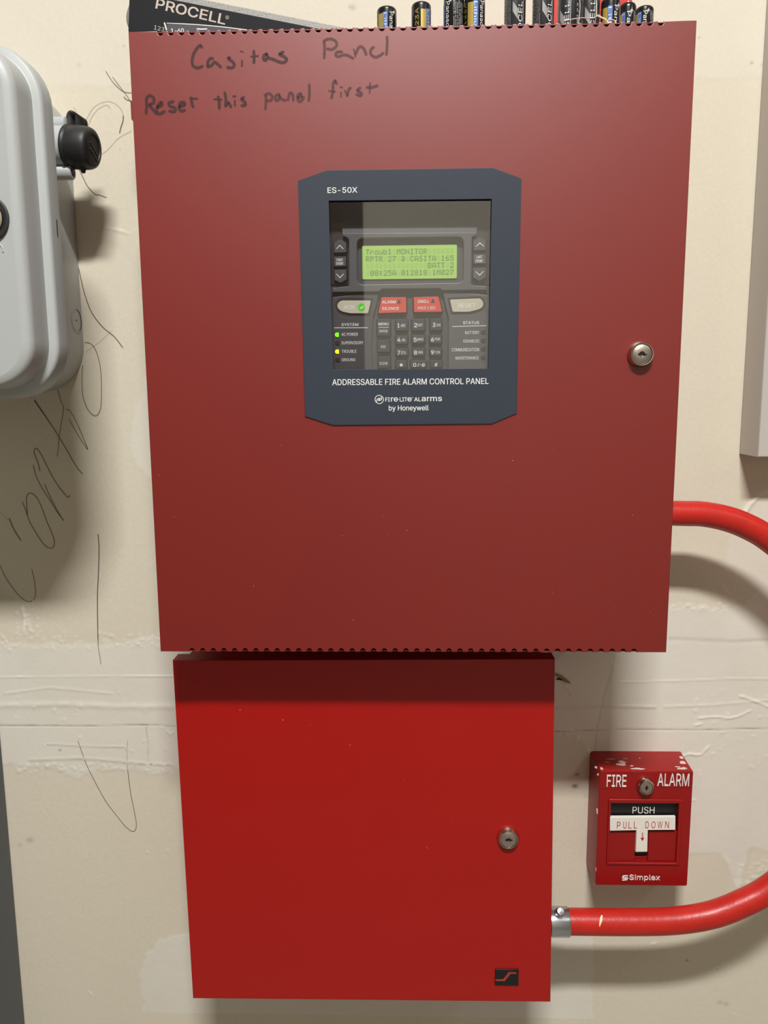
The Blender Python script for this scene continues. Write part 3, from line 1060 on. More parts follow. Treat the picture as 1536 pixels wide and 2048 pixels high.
mb.face([WALLF(*b_[0], DZ - 0.0002), WALLF(*b_[1], DZ - 0.0002), WALLF(*a[1], DB + 0.001), WALLF(*a[0], DB + 0.001)])
mb.face([WALLF(*a[0], DB + 0.001), WALLF(*a[1], DB + 0.001), WALLF(a[1][0], a[1][1], DB - 0.02), WALLF(a[0][0], a[0][1], DB - 0.02)])
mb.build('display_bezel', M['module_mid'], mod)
for sgn, q in ((-1, [(262, 400), (372, 395), (372, 430), (330, 430), (330, 500), (352, 505), (374, 520), (374, 800), (262, 800)]), (1, [(1195, 392), (1300, 392), (1285, 800), (1162, 800), (1166, 500), (1200, 485)])):
    mb = MB()
    mb.plate(pp(q, DB + 0.001, z4), DB + 0.001, 0.003, c=0.0005)
    mb.build('button_channel', M['recess'], mod)
DL = DB + 0.0012
mb = MB()
lb = bx(463, 545, 1068, 760, DL, z4)
mb.plate(round_poly(rect(lb), 0.0012), DL, 0.001)
# dot matrix characters
G = {
    'T': '11111 00100 00100 00100 00100 00100 00100', 'r': '00000 00000 10110 11001 10000 10000 10000', 'o': '00000 00000 01110 10001 10001 10001 01110',
    'u': '00000 00000 10001 10001 10001 10011 01101', 'b': '10000 10000 10110 11001 10001 10001 11110', 'l': '01100 00100 00100 00100 00100 00100 01110',
    'M': '10001 11011 10101 10101 10001 10001 10001', 'O': '01110 10001 10001 10001 10001 10001 01110', 'N': '10001 10001 11001 10101 10011 10001 10001',
    'I': '01110 00100 00100 00100 00100 00100 01110', 'R': '11110 10001 10001 11110 10100 10010 10001', 'P': '11110 10001 10001 11110 10000 10000 10000',
    '2': '01110 10001 00001 00010 00100 01000 11111', '7': '11111 00001 00010 00100 01000 01000 01000', '@': '01110 10001 00001 01101 10101 10101 01110',
    'C': '01110 10001 10000 10000 10000 10001 01110', 'A': '01110 10001 10001 10001 11111 10001 10001', 'S': '01111 10000 10000 01110 00001 00001 11110',
    '1': '00100 01100 00100 00100 00100 00100 01110', '6': '00110 01000 10000 11110 10001 10001 01110', '5': '11111 10000 11110 00001 00001 10001 01110',
    'B': '11110 10001 10001 11110 10001 10001 11110', '0': '01110 10001 10011 10101 11001 10001 01110', '8': '01110 10001 10001 01110 10001 10001 01110',
    ':': '00000 01100 01100 00000 01100 01100 00000'}
ROWS = ['Troubl MONITOR      ', 'RPTR 27 @ CASITA 165', '              BATT 2', ' 08:25A 012818 1M027']
ca, cb, cc, cdd = bx(486, 568, 1048, 738, DL, z4)
pw, ph = (cc - ca) / 119.0, (cdd - cb) / 34.5
rowp = (cdd - cb - 7 * ph) / 3.0
for r_, line in enumerate(ROWS):
    ztop = cdd - r_ * rowp
    for c_, ch in enumerate(line):
        x_ = ca + c_ * 6 * pw
        mb.face([WALLF(x_, ztop - 7 * ph, DL + 0.0001), WALLF(x_ + 5 * pw, ztop - 7 * ph, DL + 0.0001), WALLF(x_ + 5 * pw, ztop, DL + 0.0001), WALLF(x_, ztop, DL + 0.0001)], 1)
        if ch in G:
            for j, row in enumerate(G[ch].split()):
                for i, bit in enumerate(row):
                    if bit == '1':
                        a0, b0 = x_ + i * pw, ztop - (j + 1) * ph
                        mb.face([WALLF(a0, b0, DL + 0.0002), WALLF(a0 + pw * 0.93, b0, DL + 0.0002), WALLF(a0 + pw * 0.93, b0 + ph * 0.93, DL + 0.0002), WALLF(a0, b0 + ph * 0.93, DL + 0.0002)], 2)
mb.build('lcd_screen', [M['lcd'], M['lcd_cell'], M['lcd_dot']], mod, smooth=0, label='backlit green text screen')
# lower panels left and right of the keypad well
DP = DB + 0.004
for q in ([(266, 878), (470, 855), (548, 852), (556, 835), (566, 835), (560, 900), (533, 1000), (520, 1180), (530, 1345), (266, 1345)], [(975, 838), (1050, 845), (1150, 852), (1290, 866), (1290, 1345), (1012, 1345), (1015, 1000), (1000, 950), (985, 880)]):
    mb = MB()
    mb.plate(round_poly(pp(q, DP, z4), 0.0008, 2), DP, 0.004, c=0.0006, seg=2)
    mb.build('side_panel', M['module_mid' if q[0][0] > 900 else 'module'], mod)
HP = DP + 0.00012
mb = MB()
for s_, b_ in (('SYSTEM', (280, 652, 570, 700)), ('AC POWER', (280, 815, 562, 868)), ('SUPERVISORY', (280, 960, 655, 1012)), ('TROUBLE', (285, 1105, 538, 1158)), ('GROUND', (285, 1250, 520, 1300))):
    mb.text(s_, bx(*b_, DP, z6), HP, bold=0.03 if s_ == 'SYSTEM' else 0.012)
mb.ribbon(pp([(160, 731), (725, 729)], DP, z6), 0.0009, HP, smooth=False)
mb.build('system_lettering', M['white'], mod, smooth=0, label='white printed system words')
mb = MB()
for s_, b_ in (('STATUS', (905, 618, 1180, 670)), ('BATTERY', (940, 785, 1180, 838)), ('DISABLED', (910, 930, 1180, 982)), ('COMMUNICATION', (712, 1075, 1180, 1132)), ('MAINTENANCE', (778, 1217, 1172, 1272))):
    mb.text(s_, bx(*b_, DP, z7), HP, bold=0.03 if s_ == 'STATUS' else 0.012)
mb.ribbon(pp([(728, 708), (1302, 694)], DP, z7), 0.0009, HP, smooth=False)
mb.build('status_lettering', M['white'], mod, smooth=0, label='white printed status words')
for z_, x_, y_, kind in ((z6, 205, 850, 'led_green'), (z6, 212, 990, 'led_off'), (z6, 208, 1138, 'led_yellow'), (z6, 216, 1275, 'led_off'), (z7, 1252, 805, 'led_off'), (z7, 1252, 950, 'led_off'), (z7, 1250, 1095, 'led_off'), (z7, 1250, 1240, 'led_off')):
    q = pp([(x_, y_)], DP, z_)[0]
    mb = MB()
    r_ = 0.0017
    lp = [(q[0] + r_ * math.cos(t), q[1] + r_ * math.sin(t)) for t in np.linspace(math.pi / 2, 3 * math.pi / 2, 12)] + [(q[0] + r_ * 0.85, q[1] - r_), (q[0] + r_ * 0.85, q[1] + r_)]
    mb.plate(lp, HP + 0.0005, 0.0012, c=0.0002)
    mb.plate([(q[0] + (a_[0] - q[0]) * 1.2, q[1] + (a_[1] - q[1]) * 1.2) for a_ in lp], HP, 0.0005, mi=1)
    mb.build('indicator_light', [M[kind], M['recess']], mod, label={'led_green': 'lit green indicator', 'led_yellow': 'lit yellow indicator'}.get(kind))


def button(name, poly, top, m, side=None, texts=(), z_=None, h=0.003, taper=0.0006, rnd=0.0006, base=DB, extra=None, tm='white', label=None, c=0.0003):
    """a raised key with its legend"""
    mb = MB()
    mb.plate(round_poly(poly, rnd, 3), top, h, c=c, seg=2, mi=0, side=1, taper=taper)
    for s_, b_, bo in texts:
        mb.text(s_, bx(*b_, top, z_), top + 0.0001, mi=2, bold=bo)
    if extra:
        extra(mb, top + 0.0001)
    return mb.build(name, [m, side or m, M[tm], M['green_dot'], M['led_yellow'], M['recess']], mod, label=label)


# column keys beside the screen
TA = DB + 0.0045
AK = [
    (z4, [(281, 530), (300, 514), (318, 506), (338, 513), (361, 530), (362, 592), (281, 594)], [(299, 568), (318, 546), (340, 568)], None),
    (z4, [(280, 618), (360, 617), (361, 680), (281, 682)], None, (('FIRST', (298, 631, 340, 648), 0.03), ('EVENT', (296, 654, 343, 671), 0.03))),
    (z4, [(282, 702), (362, 700), (364, 765), (322, 788), (284, 768)], [(298, 731), (320, 753), (342, 730)], None),
    (z4, [(1172, 515), (1213, 490), (1254, 512), (1254, 576), (1173, 580)], [(1193, 552), (1215, 530), (1239, 551)], None),
    (z4, [(1172, 602), (1254, 600), (1254, 663), (1173, 665)], None, (('LAST', (1193, 612, 1231, 629), 0.03), ('EVENT', (1188, 637, 1236, 655), 0.03))),
    (z4, [(1170, 690), (1254, 687), (1254, 752), (1212, 775), (1171, 755)], [(1190, 715), (1213, 737), (1237, 713)], None),
]
for z_, poly, chev, tx in AK:
    ex = None
    if chev:
        ex = lambda mb_, hh, chev=chev: mb_.ribbon(pp(chev, TA, z4), 0.0009, hh, mi=2, smooth=False)
    button('arrow_button' if chev else 'event_button', pp(poly, TA, z_), TA, M['arrow_key'], M['key_side'], tx or (), z_, extra=ex)
# acknowledge / reset and their dark wells
TB = DP + 0.0012
for z_, well, cap, nm, tx, ex in (
    (z6, [(832, 222), (768, 522), (400, 522), (250, 480), (190, 410), (172, 340), (190, 280), (240, 225), (290, 212)], [(785, 265), (735, 485), (430, 485), (290, 455), (225, 410), (205, 360), (215, 320), (245, 285), (290, 265)], 'acknowledge_button', (('ACK', (315, 345, 505, 412), 0.03),), 1),
    (z7, [(636, 215), (700, 498), (1040, 492), (1220, 440), (1285, 370), (1290, 300), (1260, 225), (1200, 190)], [(680, 250), (725, 460), (1010, 460), (1170, 420), (1235, 385), (1255, 330), (1245, 280), (1205, 235), (1180, 230)], 'reset_button', (('RESET', (822, 315, 1120, 385), 0.03),), 0),
):
    mb = MB()
    mb.plate(round_poly(pp(well, DP, z_), 0.0012), DP + 0.0003, 0.001)
    mb.build('button_well', M['recess'], mod)

    def tick(mb_, hh):
        q = pp([(622, 380)], TB, z6)[0]
        mb_.plate(circ(q[0], q[1], 0.0030, 20), hh, 0.0001, mi=3)
        mb_.ribbon(pp([(600, 385), (615, 402), (652, 362)], TB, z6), 0.0005, hh + 0.0001, mi=4, smooth=False)
    button(nm, pp(cap, TB, z_), TB, M['cream'], M['cream'], tx, z_, h=0.0012, taper=0.0, rnd=0.0012, extra=tick if ex else None, label='cream ' + nm.replace('_', ' '))
TK = DB + 0.0042


def bell(cu, cv, z_, mb_, hh, ring):
    q = pp([(cu, cv)], TK, z_)[0]
    s_ = 0.0017
    if ring:
        mb_.plate(circ(q[0], q[1], 0.0020, 18), hh, 0.00005, holes=[circ(q[0], q[1], 0.0017, 18)], mi=5)
        s_ = 0.0013
    mb_.plate([(q[0] + a_ * s_, q[1] + b_ * s_) for a_, b_ in ((-1, -0.9), (1, -0.9), (0.6, -0.4), (0.5, 0.5), (0, 1.1), (-0.5, 0.5), (-0.6, -0.4))], hh, 0.00005, mi=5)


button('alarm_silence_button', pp([(960, 205), (1388, 203), (1392, 470), (905, 485)], TK, z6), TK, M['key_red'], M['key_side'], (('ALARM', (975, 265, 1210, 315), 0.03), ('SILENCE', (973, 375, 1262, 425), 0.03)), z6, h=0.0042, taper=0.0009, extra=lambda m_, h_: bell(1265, 285, z6, m_, h_, True), label='red button reading alarm silence')
button('drill_button', pp([(58, 203), (490, 190), (552, 460), (65, 467)], TK, z7), TK, M['key_red'], M['key_side'], (('DRILL', (135, 255, 330, 305), 0.03), ('HOLD 2 SEC', (135, 365, 435, 415), 0.01)), z7, h=0.0042, taper=0.0009, extra=lambda m_, h_: bell(390, 272, z7, m_, h_, False), label='red button reading drill hold 2 sec')
TK2 = DB + 0.0036
KEYS = [
    (z6, (885, 580, 1115, 870), (('MENU', (912, 642, 1085, 688), 0.03), ('ENTER', (930, 765, 1070, 810), 0.01))),
    (z6, (895, 932, 1115, 1145), (('ESC', (955, 1030, 1040, 1076), 0.01),)),
    (z6, (902, 1218, 1117, 1420), (('CLEAR', (930, 1314, 1070, 1360), 0.01),)),
    (z6, (1205, 582, 1415, 780), (('1', (1235, 655, 1276, 725), 0.03), ('ABC', (1292, 665, 1375, 715), 0.01))),
    (z6, (1202, 862, 1415, 1008), (('4', (1232, 900, 1290, 970), 0.03), ('JKL', (1305, 912, 1380, 960), 0.01))),
    (z6, (1205, 1080, 1420, 1212), (('7', (1238, 1120, 1285, 1190), 0.03), ('STU', (1298, 1130, 1380, 1180), 0.01))),
    (z6, (1205, 1288, 1400, 1415), ()),
    (z7, (30, 578, 255, 778), (('2', (68, 650, 125, 722), 0.03), ('DEF', (135, 660, 215, 706), 0.01))),
    (z7, (340, 572, 545, 776), (('3', (385, 646, 435, 718), 0.03), ('GHI', (450, 660, 522, 706), 0.01))),
    (z7, (30, 852, 255, 1000), (('5', (62, 896, 115, 968), 0.03), ('MNO', (127, 904, 228, 950), 0.01))),
    (z7, (330, 852, 545, 998), (('6', (358, 895, 410, 965), 0.03), ('PQR', (425, 900, 512, 948), 0.01))),
    (z7, (40, 1072, 255, 1212), (('8', (66, 1118, 120, 1188), 0.03), ('VWX', (132, 1126, 222, 1172), 0.01))),
    (z7, (335, 1070, 545, 1210), (('9', (358, 1115, 412, 1185), 0.03), ('YZ8', (428, 1126, 510, 1170), 0.01))),
    (z7, (10, 1282, 290, 1414), (('0', (52, 1330, 106, 1396), 0.03), ('./-@', (118, 1333, 255, 1396), 0.02))),
    (z7, (345, 1282, 550, 1414), (('#', (420, 1328, 470, 1390), 0.03),)),
]
for i, (z_, b_, tx) in enumerate(KEYS):
    ex = None
    if i == 0:
        ex = lambda m_, h_: m_.ribbon(pp([(918, 724), (1083, 722)], TK2, z6), 0.0007, h_, mi=2, smooth=False)
    if i == 6:
        def ex(m_, h_):
            q = pp([(1300, 1364)], TK2, z6)[0]
            m_.plate([(q[0] + 0.0014 * math.cos(a_), q[1] + 0.0014 * math.sin(a_)) for a_ in [math.pi / 2 + k_ * 2 * math.pi / 5 for k_ in range(5)]], h_, 0.00005, mi=2)
    button('key', rect(bx(*b_, TK2, z_)), TK2, M['key'], M['key_side'], tx, z_, h=0.0036, taper=0.0007, rnd=0.0008, extra=ex, c=0.0005)

# ---------------------------------------------------------------- lower cabinet
D2 = 0.100
lo = thing('power_supply_cabinet', 'bright red cabinet with plain door and small black badge below the larger panel', 'cabinet', (0, 0, P(740, 1660, D2).z))
q4 = pp([(345, 1321), (1110, 1318), (1101, 2004), (386, 1997)], D2)
mb = MB()
mb.plate(q4, D2, 0.0185, c=0.0007, seg=3)
ld = mb.build('door', M['red_bright'], lo)
mb = MB()
ins = inset(list(reversed(q4)) if area2(q4) < 0 else q4, 0.006)
top2 = max(p[1] for p in ins)
ins = [(p[0], min(p[1], P(700, 1318, D2).z - 0.0035) if p[1] > 1.1 else p[1]) for p in ins]
mb.plate(ins, D2 - 0.0184, D2 - 0.0199, c=0.0004)
mb.build('back_box', M['red_bright'], lo)
q = P(1016, 1674, D2)
key_lock(lo, (q.x, q.z, D2), 0.0106, 0.0076, M['chrome_face'], 0.0055)
zq = zm(960, 1900, 7.68)
mb = MB()
mb.plate(round_poly(rect(bx(228, 286, 590, 532, D2, zq)), 0.0006, 2), D2 + 0.0012, 0.0014, c=0.0003)
bd = mb.build('badge', M['black'], lo)
mb = MB()
mb.ribbon(pp([(252, 462), (368, 462), (455, 352), (545, 352)], D2 + 0.0012, zq), 0.0027, D2 + 0.0013, smooth=False)
mb.build('badge_emblem', mat('badge_red', (170, 60, 46), 0.5), bd, smooth=0, label='dull red slanted S bar')
mb = MB()
for (u, v) in ((566, 1440), (905, 1646), (853, 1694), (855, 1697), (620, 1450), (700, 1490), (808, 1560), (480, 1420)):
    q = P(u, v, D2)
    mb.plate(circ(q.x, q.z, rng.uniform(0.00015, 0.0004), 6), D2 + 0.0001, 0.0001)
mb.build('paint_speck', M['chip'], ld, smooth=0, kind='stuff')

# ---------------------------------------------------------------- pull station
zp = zm(1140, 1480, 5.486)
D3 = 0.038
ps = thing('pull_station', 'small red wall-mounted fire alarm pull station with white T handle and chipped top', 'pull station', (P(1283, 1650, 0).x, 0, P(1283, 1650, 0).z))


def lp3(pts, d):
    return [WALLF(*p, d) for p in pp(pts, d, zp)]


F0 = bx(302, 338, 1322, 1600, D3, zp)
x0, z0, x1, z1 = F0
slope = 0.004


def rr(x0, z0, x1, z1, r, d, n=5):
    return [WALLF(p[0], p[1], d) for p in round_poly(rect((x0, z0, x1, z1)), r, n)]


mb = MB()
g = 0.0012
loops = [rr(x0 - g, z0 - g, x1 + g, z1 + g * 2.5, 0.004, 0.0004), rr(x0 - g * 0.8, z0 - g, x1 + g * 0.8, z1 + g * 2.0, 0.004, 0.004), rr(x0, z0, x1, z1, 0.002, D3 - 0.0012), rr(x0 + 0.0003, z0 + 0.0003, x1 - 0.0003, z1 - 0.0004, 0.0018, D3 - 0.0004), rr(x0 + 0.0012, z0 + 0.0012, x1 - 0.0012, z1 - 0.0014, 0.0015, D3)]
mb.loft(loops, cap1=False)
# front face as a plate with a window
wo = bx(436, 688, 1176, 1340, D3, zp)
front = round_poly(rect((x0 + 0.0012, z0 + 0.0012, x1 - 0.0012, z1 - 0.0014)), 0.0015, 5)
mb.plate(front, D3, 0.006, holes=[rect(wo)], back=False)
hs = mb.build('housing', M['red_pull'], ps, smooth=35)
mb = MB()
ro = bx(408, 645, 1218, 1365, D3, zp)
mb.plate(round_poly(rect(ro), 0.0016), D3 + 0.0016, 0.0018, holes=[rect(wo)], c=0.0009)
mb.build('rim', M['red_pull'], ps)
for b_ in ((330, 348, 690, 535), (932, 356, 1312, 520), (562, 1462, 1002, 1568)):
    mb = MB()
    o_ = bx(*b_, D3, zp)
    i_ = (o_[0] + 0.0005, o_[1] + 0.0005, o_[2] - 0.0005, o_[3] - 0.0005)
    mb.plate(round_poly(rect(o_), 0.002), D3 + 0.0003, 0.0004, holes=[round_poly(rect(i_), 0.0018)])
    mb.build('label_border', M['red_pull'], hs)
mb = MB()
mb.plate(rect(bx(430, 680, 1180, 850, D3 - 0.004, zp)), D3 - 0.004, 0.001)
bpz = mb.build('black_plate', M['black'], ps, label='black plate reading push')
mb = MB()
mb.text('PUSH', bx(686, 730, 927, 806, D3 - 0.004, zp), D3 - 0.0038)
mb.build('lettering', M['white'], bpz, smooth=0)
DLW = D3 - 0.0015
mb = MB()
for b_ in ((427, 1004, 716, 1332), (858, 1000, 1176, 1332)):
    mb.plate(rect(bx(*b_, DLW, zp)), DLW, 0.004, c=0.0008)
mb.plate(rect(bx(712, 1288, 862, 1340, DLW, zp)), DLW - 0.0025, 0.003, c=0.0008)
mb.build('lower_panel', M['red_pull'], ps)
mb = MB()
mb.plate(rect(bx(420, 1000, 1190, 1350, D3 - 0.0055, zp)), D3 - 0.0055, 0.001)
mb.build('handle_slot', M['black'], ps)
DH = D3 + 0.0020
tp = [(440, 848), (1158, 843), (1158, 988), (856, 990), (850, 1228), (720, 1230), (730, 992), (438, 998)]
mb = MB()
mb.plate(pp(tp, DH, zp), DH, 0.0034, c=0.0005)
th = mb.build('pull_handle', M['white_plastic'], ps, label='white T-shaped handle')
mb = MB()
for s_, b_ in (('P', (515, 896, 553, 972)), ('U', (584, 895, 620, 972)), ('L', (642, 895, 675, 970)), ('L', (701, 894, 735, 970)), ('D', (828, 893, 865, 968)), ('O', (893, 893, 938, 968)), ('W', (960, 893, 1016, 966)), ('N', (1044, 892, 1086, 966))):
    mb.text(s_, bx(*b_, DH, zp), DH + 0.0001)
mb.ribbon(pp([(796, 1018), (795, 1080)], DH, zp), 0.0014, DH + 0.0001, smooth=False)
mb.plate(pp([(773, 1072), (815, 1072), (794, 1110)], DH, zp), DH + 0.0001, 0.00005)
mb.build('lettering', M['red_ink'], th, smooth=0, label='red words pull down and an arrow')
for s_, b_ in (('FIRE', (404, 386, 620, 514)), ('ALARM', (962, 372, 1308, 506))):
    mb = MB()
    mb.text(s_, bx(*b_, D3 + 0.0008, zp), D3 + 0.0009, ext=0.0009)
    mb.build('raised_lettering', M['white'], hs, smooth=0, label='raised white word ' + s_.lower())
mb = MB()
mb.text('Simplex', bx(652, 1482, 988, 1552, D3 + 0.0008, zp), D3 + 0.0009, ext=0.0009)
for path in ([(632, 1490), (590, 1490), (582, 1503), (600, 1515), (625, 1520), (618, 1532), (575, 1536)], [(634, 1512), (606, 1508)], [(574, 1514), (602, 1520)]):
    mb.ribbon(pp(path, D3 + 0.0008, zp), 0.0016, D3 + 0.0009)
mb.build('raised_lettering', M['white'], hs, smooth=0, label='raised white maker name and emblem')
q = pp([(822, 494)], D3, zp)[0]
key_lock(ps, (q[0], q[1], D3), 0.0088, 0.0060, M['chrome_face'], 0.0065, vertical=True)
mb = MB()


def chip(cx, cy, w_, h_, d, sl=0.0):
    n = 11
    ph = rng.uniform(0, 6.28)
    pts = []
    for i in range(n):
        a_ = 2 * math.pi * i / n
        r_ = rng.uniform(0.55, 1.1)
        pts.append((cx + w_ * r_ * math.cos(a_), cy + h_ * r_ * math.sin(a_) + w_ * sl * math.cos(a_)))
    mb.plate(pp(pts, d, zp), d, 0.0002)


for (cx, cy, w_, h_, sl) in ((286, 300, 16, 14, 0.2), (306, 378, 9, 18, 0), (298, 770, 10, 26, 0.2), (300, 800, 8, 20, 0), (285, 1420, 4, 24, 0), (1265, 318, 26, 9, -0.3), (1190, 318, 20, 7, 0)):
    chip(cx, cy, w_, h_, D3 + 0.0001, sl)
# chips on the top slope of the housing
zt3 = z1 + 0.0018


def topchip(u0, dd, wx, wd):
    n = 10
    pts = []
    for i in range(n):
        a_ = 2 * math.pi * i / n
        r_ = rng.uniform(0.5, 1.15)
        x_ = u0 + wx * r_ * math.cos(a_)
        d_ = dd + wd * r_ * math.sin(a_)
        t_ = (d_ - 0.004) / (D3 - 0.0052)
        pts.append((x_, -d_, z1 + g * 2.0 * (1 - t_) + 0.00018))
    mb.face(pts)


xw = x1 - x0
for fx, dd, wx, wd in ((0.26, 0.026, 0.006, 0.0035), (0.29, 0.021, 0.005, 0.002), (0.42, 0.034, 0.0075, 0.0022), (0.37, 0.029, 0.0025, 0.0015), (0.90, 0.033, 0.006, 0.0022), (0.94, 0.022, 0.004, 0.003), (0.86, 0.030, 0.003, 0.001), (0.12, 0.022, 0.004, 0.0006), (0.18, 0.016, 0.005, 0.0006), (0.03, 0.034, 0.0018, 0.003), (0.5, 0.014, 0.001, 0.0008), (0.33, 0.015, 0.004, 0.0005), (0.96, 0.012, 0.002, 0.003)):
    topchip(x0 + fx * xw, dd, wx, wd)
mb.build('paint_chip', M['chip'], hs, smooth=0, kind='stuff', label='chipped paint showing pale metal')

# ---------------------------------------------------------------- conduit
def catmull(p, n=10):
    p = [Vector(q) for q in p]
    out = []
    for i in range(len(p) - 1):
        p0, p1, p2, p3 = p[max(i - 1, 0)], p[i], p[i + 1], p[min(i + 2, len(p) - 1)]
        for j in range(n):
            t = j / n
            out.append(0.5 * ((2 * p1) + (p2 - p0) * t + (2 * p0 - 5 * p1 + 4 * p2 - p3) * t * t + (3 * p1 - p0 - 3 * p2 + p3) * t ** 3))
    out.append(p[-1])
    return out


cdt = thing('conduit', 'red painted metal conduit leaving the large panel and bending round into the lower cabinet', 'conduit', tuple(P(1347, 1027, 0.058)))
cp = [(1322, 1026.5), (1347, 1026.5), (1375, 1027), (1405, 1028), (1448, 1036), (1490, 1051), (1536, 1077), (1590, 1125), (1650, 1210), (1690, 1320), (1705, 1430), (1690, 1540), (1650, 1650), (1600, 1725), (1536, 1779), (1481, 1808), (1421, 1830), (1347, 1841.5), (1258, 1844), (1139, 1843), (1110, 1843)]
path3 = []
for i, (u, v) in enumerate(cp):
    t = max(0, min(1, (i - 3) / 12))
    path3.append(P(u, v, 0.058 + 0.012 * t))
ct = catmull(path3, 8)
radii = [0.0116 + 0.0011 * min(1, i / (len(ct) * 0.75)) for i in range(len(ct))]
mb = MB()
mb.tube(ct, radii, 28)
pipe = mb.build('pipe', M['red_pipe'], cdt, smooth=60)
c0, c1 = P(1098, 1843, 0.070), P(1137, 1843, 0.070)
mb = MB()
L_ = (c1 - c0).length
mb.lathe([(0.0130, 0), (0.0142, 0.0004), (0.0142, L_ - 0.0008), (0.0138, L_), (0.0125, L_)], c0, (1, 0, 0), 36)
cn = mb.build('connector', M['zinc'], cdt, smooth=50, label='bare zinc set-screw connector')
s0 = P(1118, 1826, 0.077)
mb = MB()
ax = Vector((0.05, -0.75, 0.62)).normalized()
mb.lathe([(0.0040, -0.002), (0.0040, 0.006), (0.0032, 0.0078), (0, 0.0082)], s0 + Vector((0, 0, 0.001)), ax, 18)
sc = mb.build('set_screw', M['zinc'], cn, smooth=50)
# scuffs on the pipe
def pipechip(u, v, pts):
    mb = MB()
    c_ = P(u, v, 0.070)
    cz = P(u, 1843, 0.070)
    for k_ in range(len(pts) - 1):
        pass
    strip = []
    for (dx_, ang, hw) in pts:
        a_ = math.radians(ang)
        for s_ in (-1, 1):
            strip.append(Vector((c_.x + dx_ + s_ * hw, -0.0700 - math.cos(a_) * 0.01285, cz.z + math.sin(a_) * 0.01285)))
    for i in range(len(pts) - 1):
        mb.face([strip[2 * i], strip[2 * i + 1], strip[2 * i + 3], strip[2 * i + 2]])
    return mb


mb = pipechip(1196, 1830, [(0.0022, 62, 0.0006), (0.0012, 50, 0.0013), (0.0002, 36, 0.0012), (-0.0008, 24, 0.0008), (-0.0012, 15, 0.0002)])
mb.build('paint_chip', mat('cream_chip', (238, 222, 176), 0.6), pipe, smooth=0, label='cream scratch')

# ---------------------------------------------------------------- grey service box at the left
gz1 = P(0, 86, 0.160).z
gzb = P(30, 797, 0.160).z
xf = P(113.5, 640, 0.165).x
xw0 = P(164, 641, 0.0).x
XLB = xf - 0.34
gb = thing('service_box', 'pale grey plastic service box with rounded stepped lid at the left edge of the view', 'enclosure', (XLB + 0.17, 0, (gz1 + gzb) / 2))


def rloop(xr_, zb_, zt_, r, d, xl_=None):
    xl_ = XLB if xl_ is None else xl_
    return [WALLF(p[0], p[1], d) for p in round_poly2((xl_, zb_, xr_, zt_), r)]


def round_poly2(b, r, n=10):
    a0, b0, a1, b1 = b
    out = []
    for cx, cz, st in ((a1 - r, b0 + r, -90), (a1 - r, b1 - r, 0), (a0 + r, b1 - r, 90), (a0 + r, b0 + r, 180)):
        for j in range(n + 1):
            a_ = math.radians(st + 90 * j / n)
            out.append((cx + r * math.cos(a_), cz + r * math.sin(a_)))
    return out


mb = MB()
gbt = P(80, 186, 0).z
mb.loft([rloop(xw0, gzb + 0.005, gbt, 0.045, 0.0005, XLB + 0.03), rloop(xw0, gzb + 0.005, gbt, 0.045, 0.012, XLB + 0.03),
         rloop(xw0, gzb + 0.005, gz1 - 0.006, 0.045, 0.1466, XLB + 0.03)], cap1=True)
body = mb.build('body', M['grey'], gb, smooth=60)
mb = MB()
rf_ = 0.043
e = 0.0025
L0 = [rloop(xf, gzb, gz1, rf_, 0.1465), rloop(xf, gzb, gz1, rf_, 0.1615), rloop(xf - 0.0008, gzb + 0.0008, gz1 - 0.0008, rf_ - 0.0008, 0.1640), rloop(xf - e, gzb + e, gz1 - e, rf_ - e, 0.1650)]
s1 = 0.0062
s2 = 0.0078
L0 += [rloop(xf - s1, gzb + s1, gz1 - s1, rf_ - s1, 0.1650), rloop(xf - s1 - 0.001, gzb + s1 + 0.001, gz1 - s1 - 0.001, rf_ - s1 - 0.001, 0.1655),
       rloop(xf - s2, gzb + s2, gz1 - s2, rf_ - s2, 0.1870), rloop(xf - s2 - 0.0010, gzb + s2 + 0.001, gz1 - s2 - 0.001, rf_ - s2 - 0.001, 0.1905),
       rloop(xf - s2 - 0.0035, gzb + s2 + 0.0035, gz1 - s2 - 0.0035, rf_ - s2 - 0.0035, 0.1928), rloop(xf - s2 - 0.008, gzb + s2 + 0.008, gz1 - s2 - 0.008, rf_ - s2 - 0.008, 0.1936)]
mb.loft(L0, cap0=True, cap1=True)
lid = mb.build('lid', M['grey'], gb, smooth=45)
q = P(-27, 437, 0.1936)
mb = MB()
mb.lathe([(0.0172, 0), (0.0172, 0.002), (0.0160, 0.0026), (0.0132, 0.0014), (0.0130, 0.001)], (q.x, q.y, q.z), (0, -1, 0), 40, mi=0)
mb.lathe([(0.0130, 0.001), (0.0128, 0.0028), (0.0115, 0.0032), (0.0105, 0.0020), (0, 0.0018)], (q.x, q.y, q.z), (0, -1, 0), 40, mis=[1, 1, 0, 0])
mb.build('latch', [M['rubber'], M['chrome']], lid, smooth=50, label='black round latch with metal ring')
mb = MB()
mb.tube([P(-6, 491, 0.1938), P(0, 489, 0.1938), P(4, 493, 0.1938), P(5.5, 498, 0.1938), P(6, 504, 0.1938)], 0.0006, 6)
mb.build('embossed_mark', M['grey'], lid)


def side_pt(d, z):
    """point on the flared right side of the body"""
    t = (d - 0.012) / 0.132
    return Vector((xw0, -d, z))


def pix(p):
    k_ = Vector(p) - CAM
    z_ = k_.dot(FWD)
    return 768 + FPX * k_.dot(RGT) / z_, 1024 - FPX * k_.dot(UPV) / z_


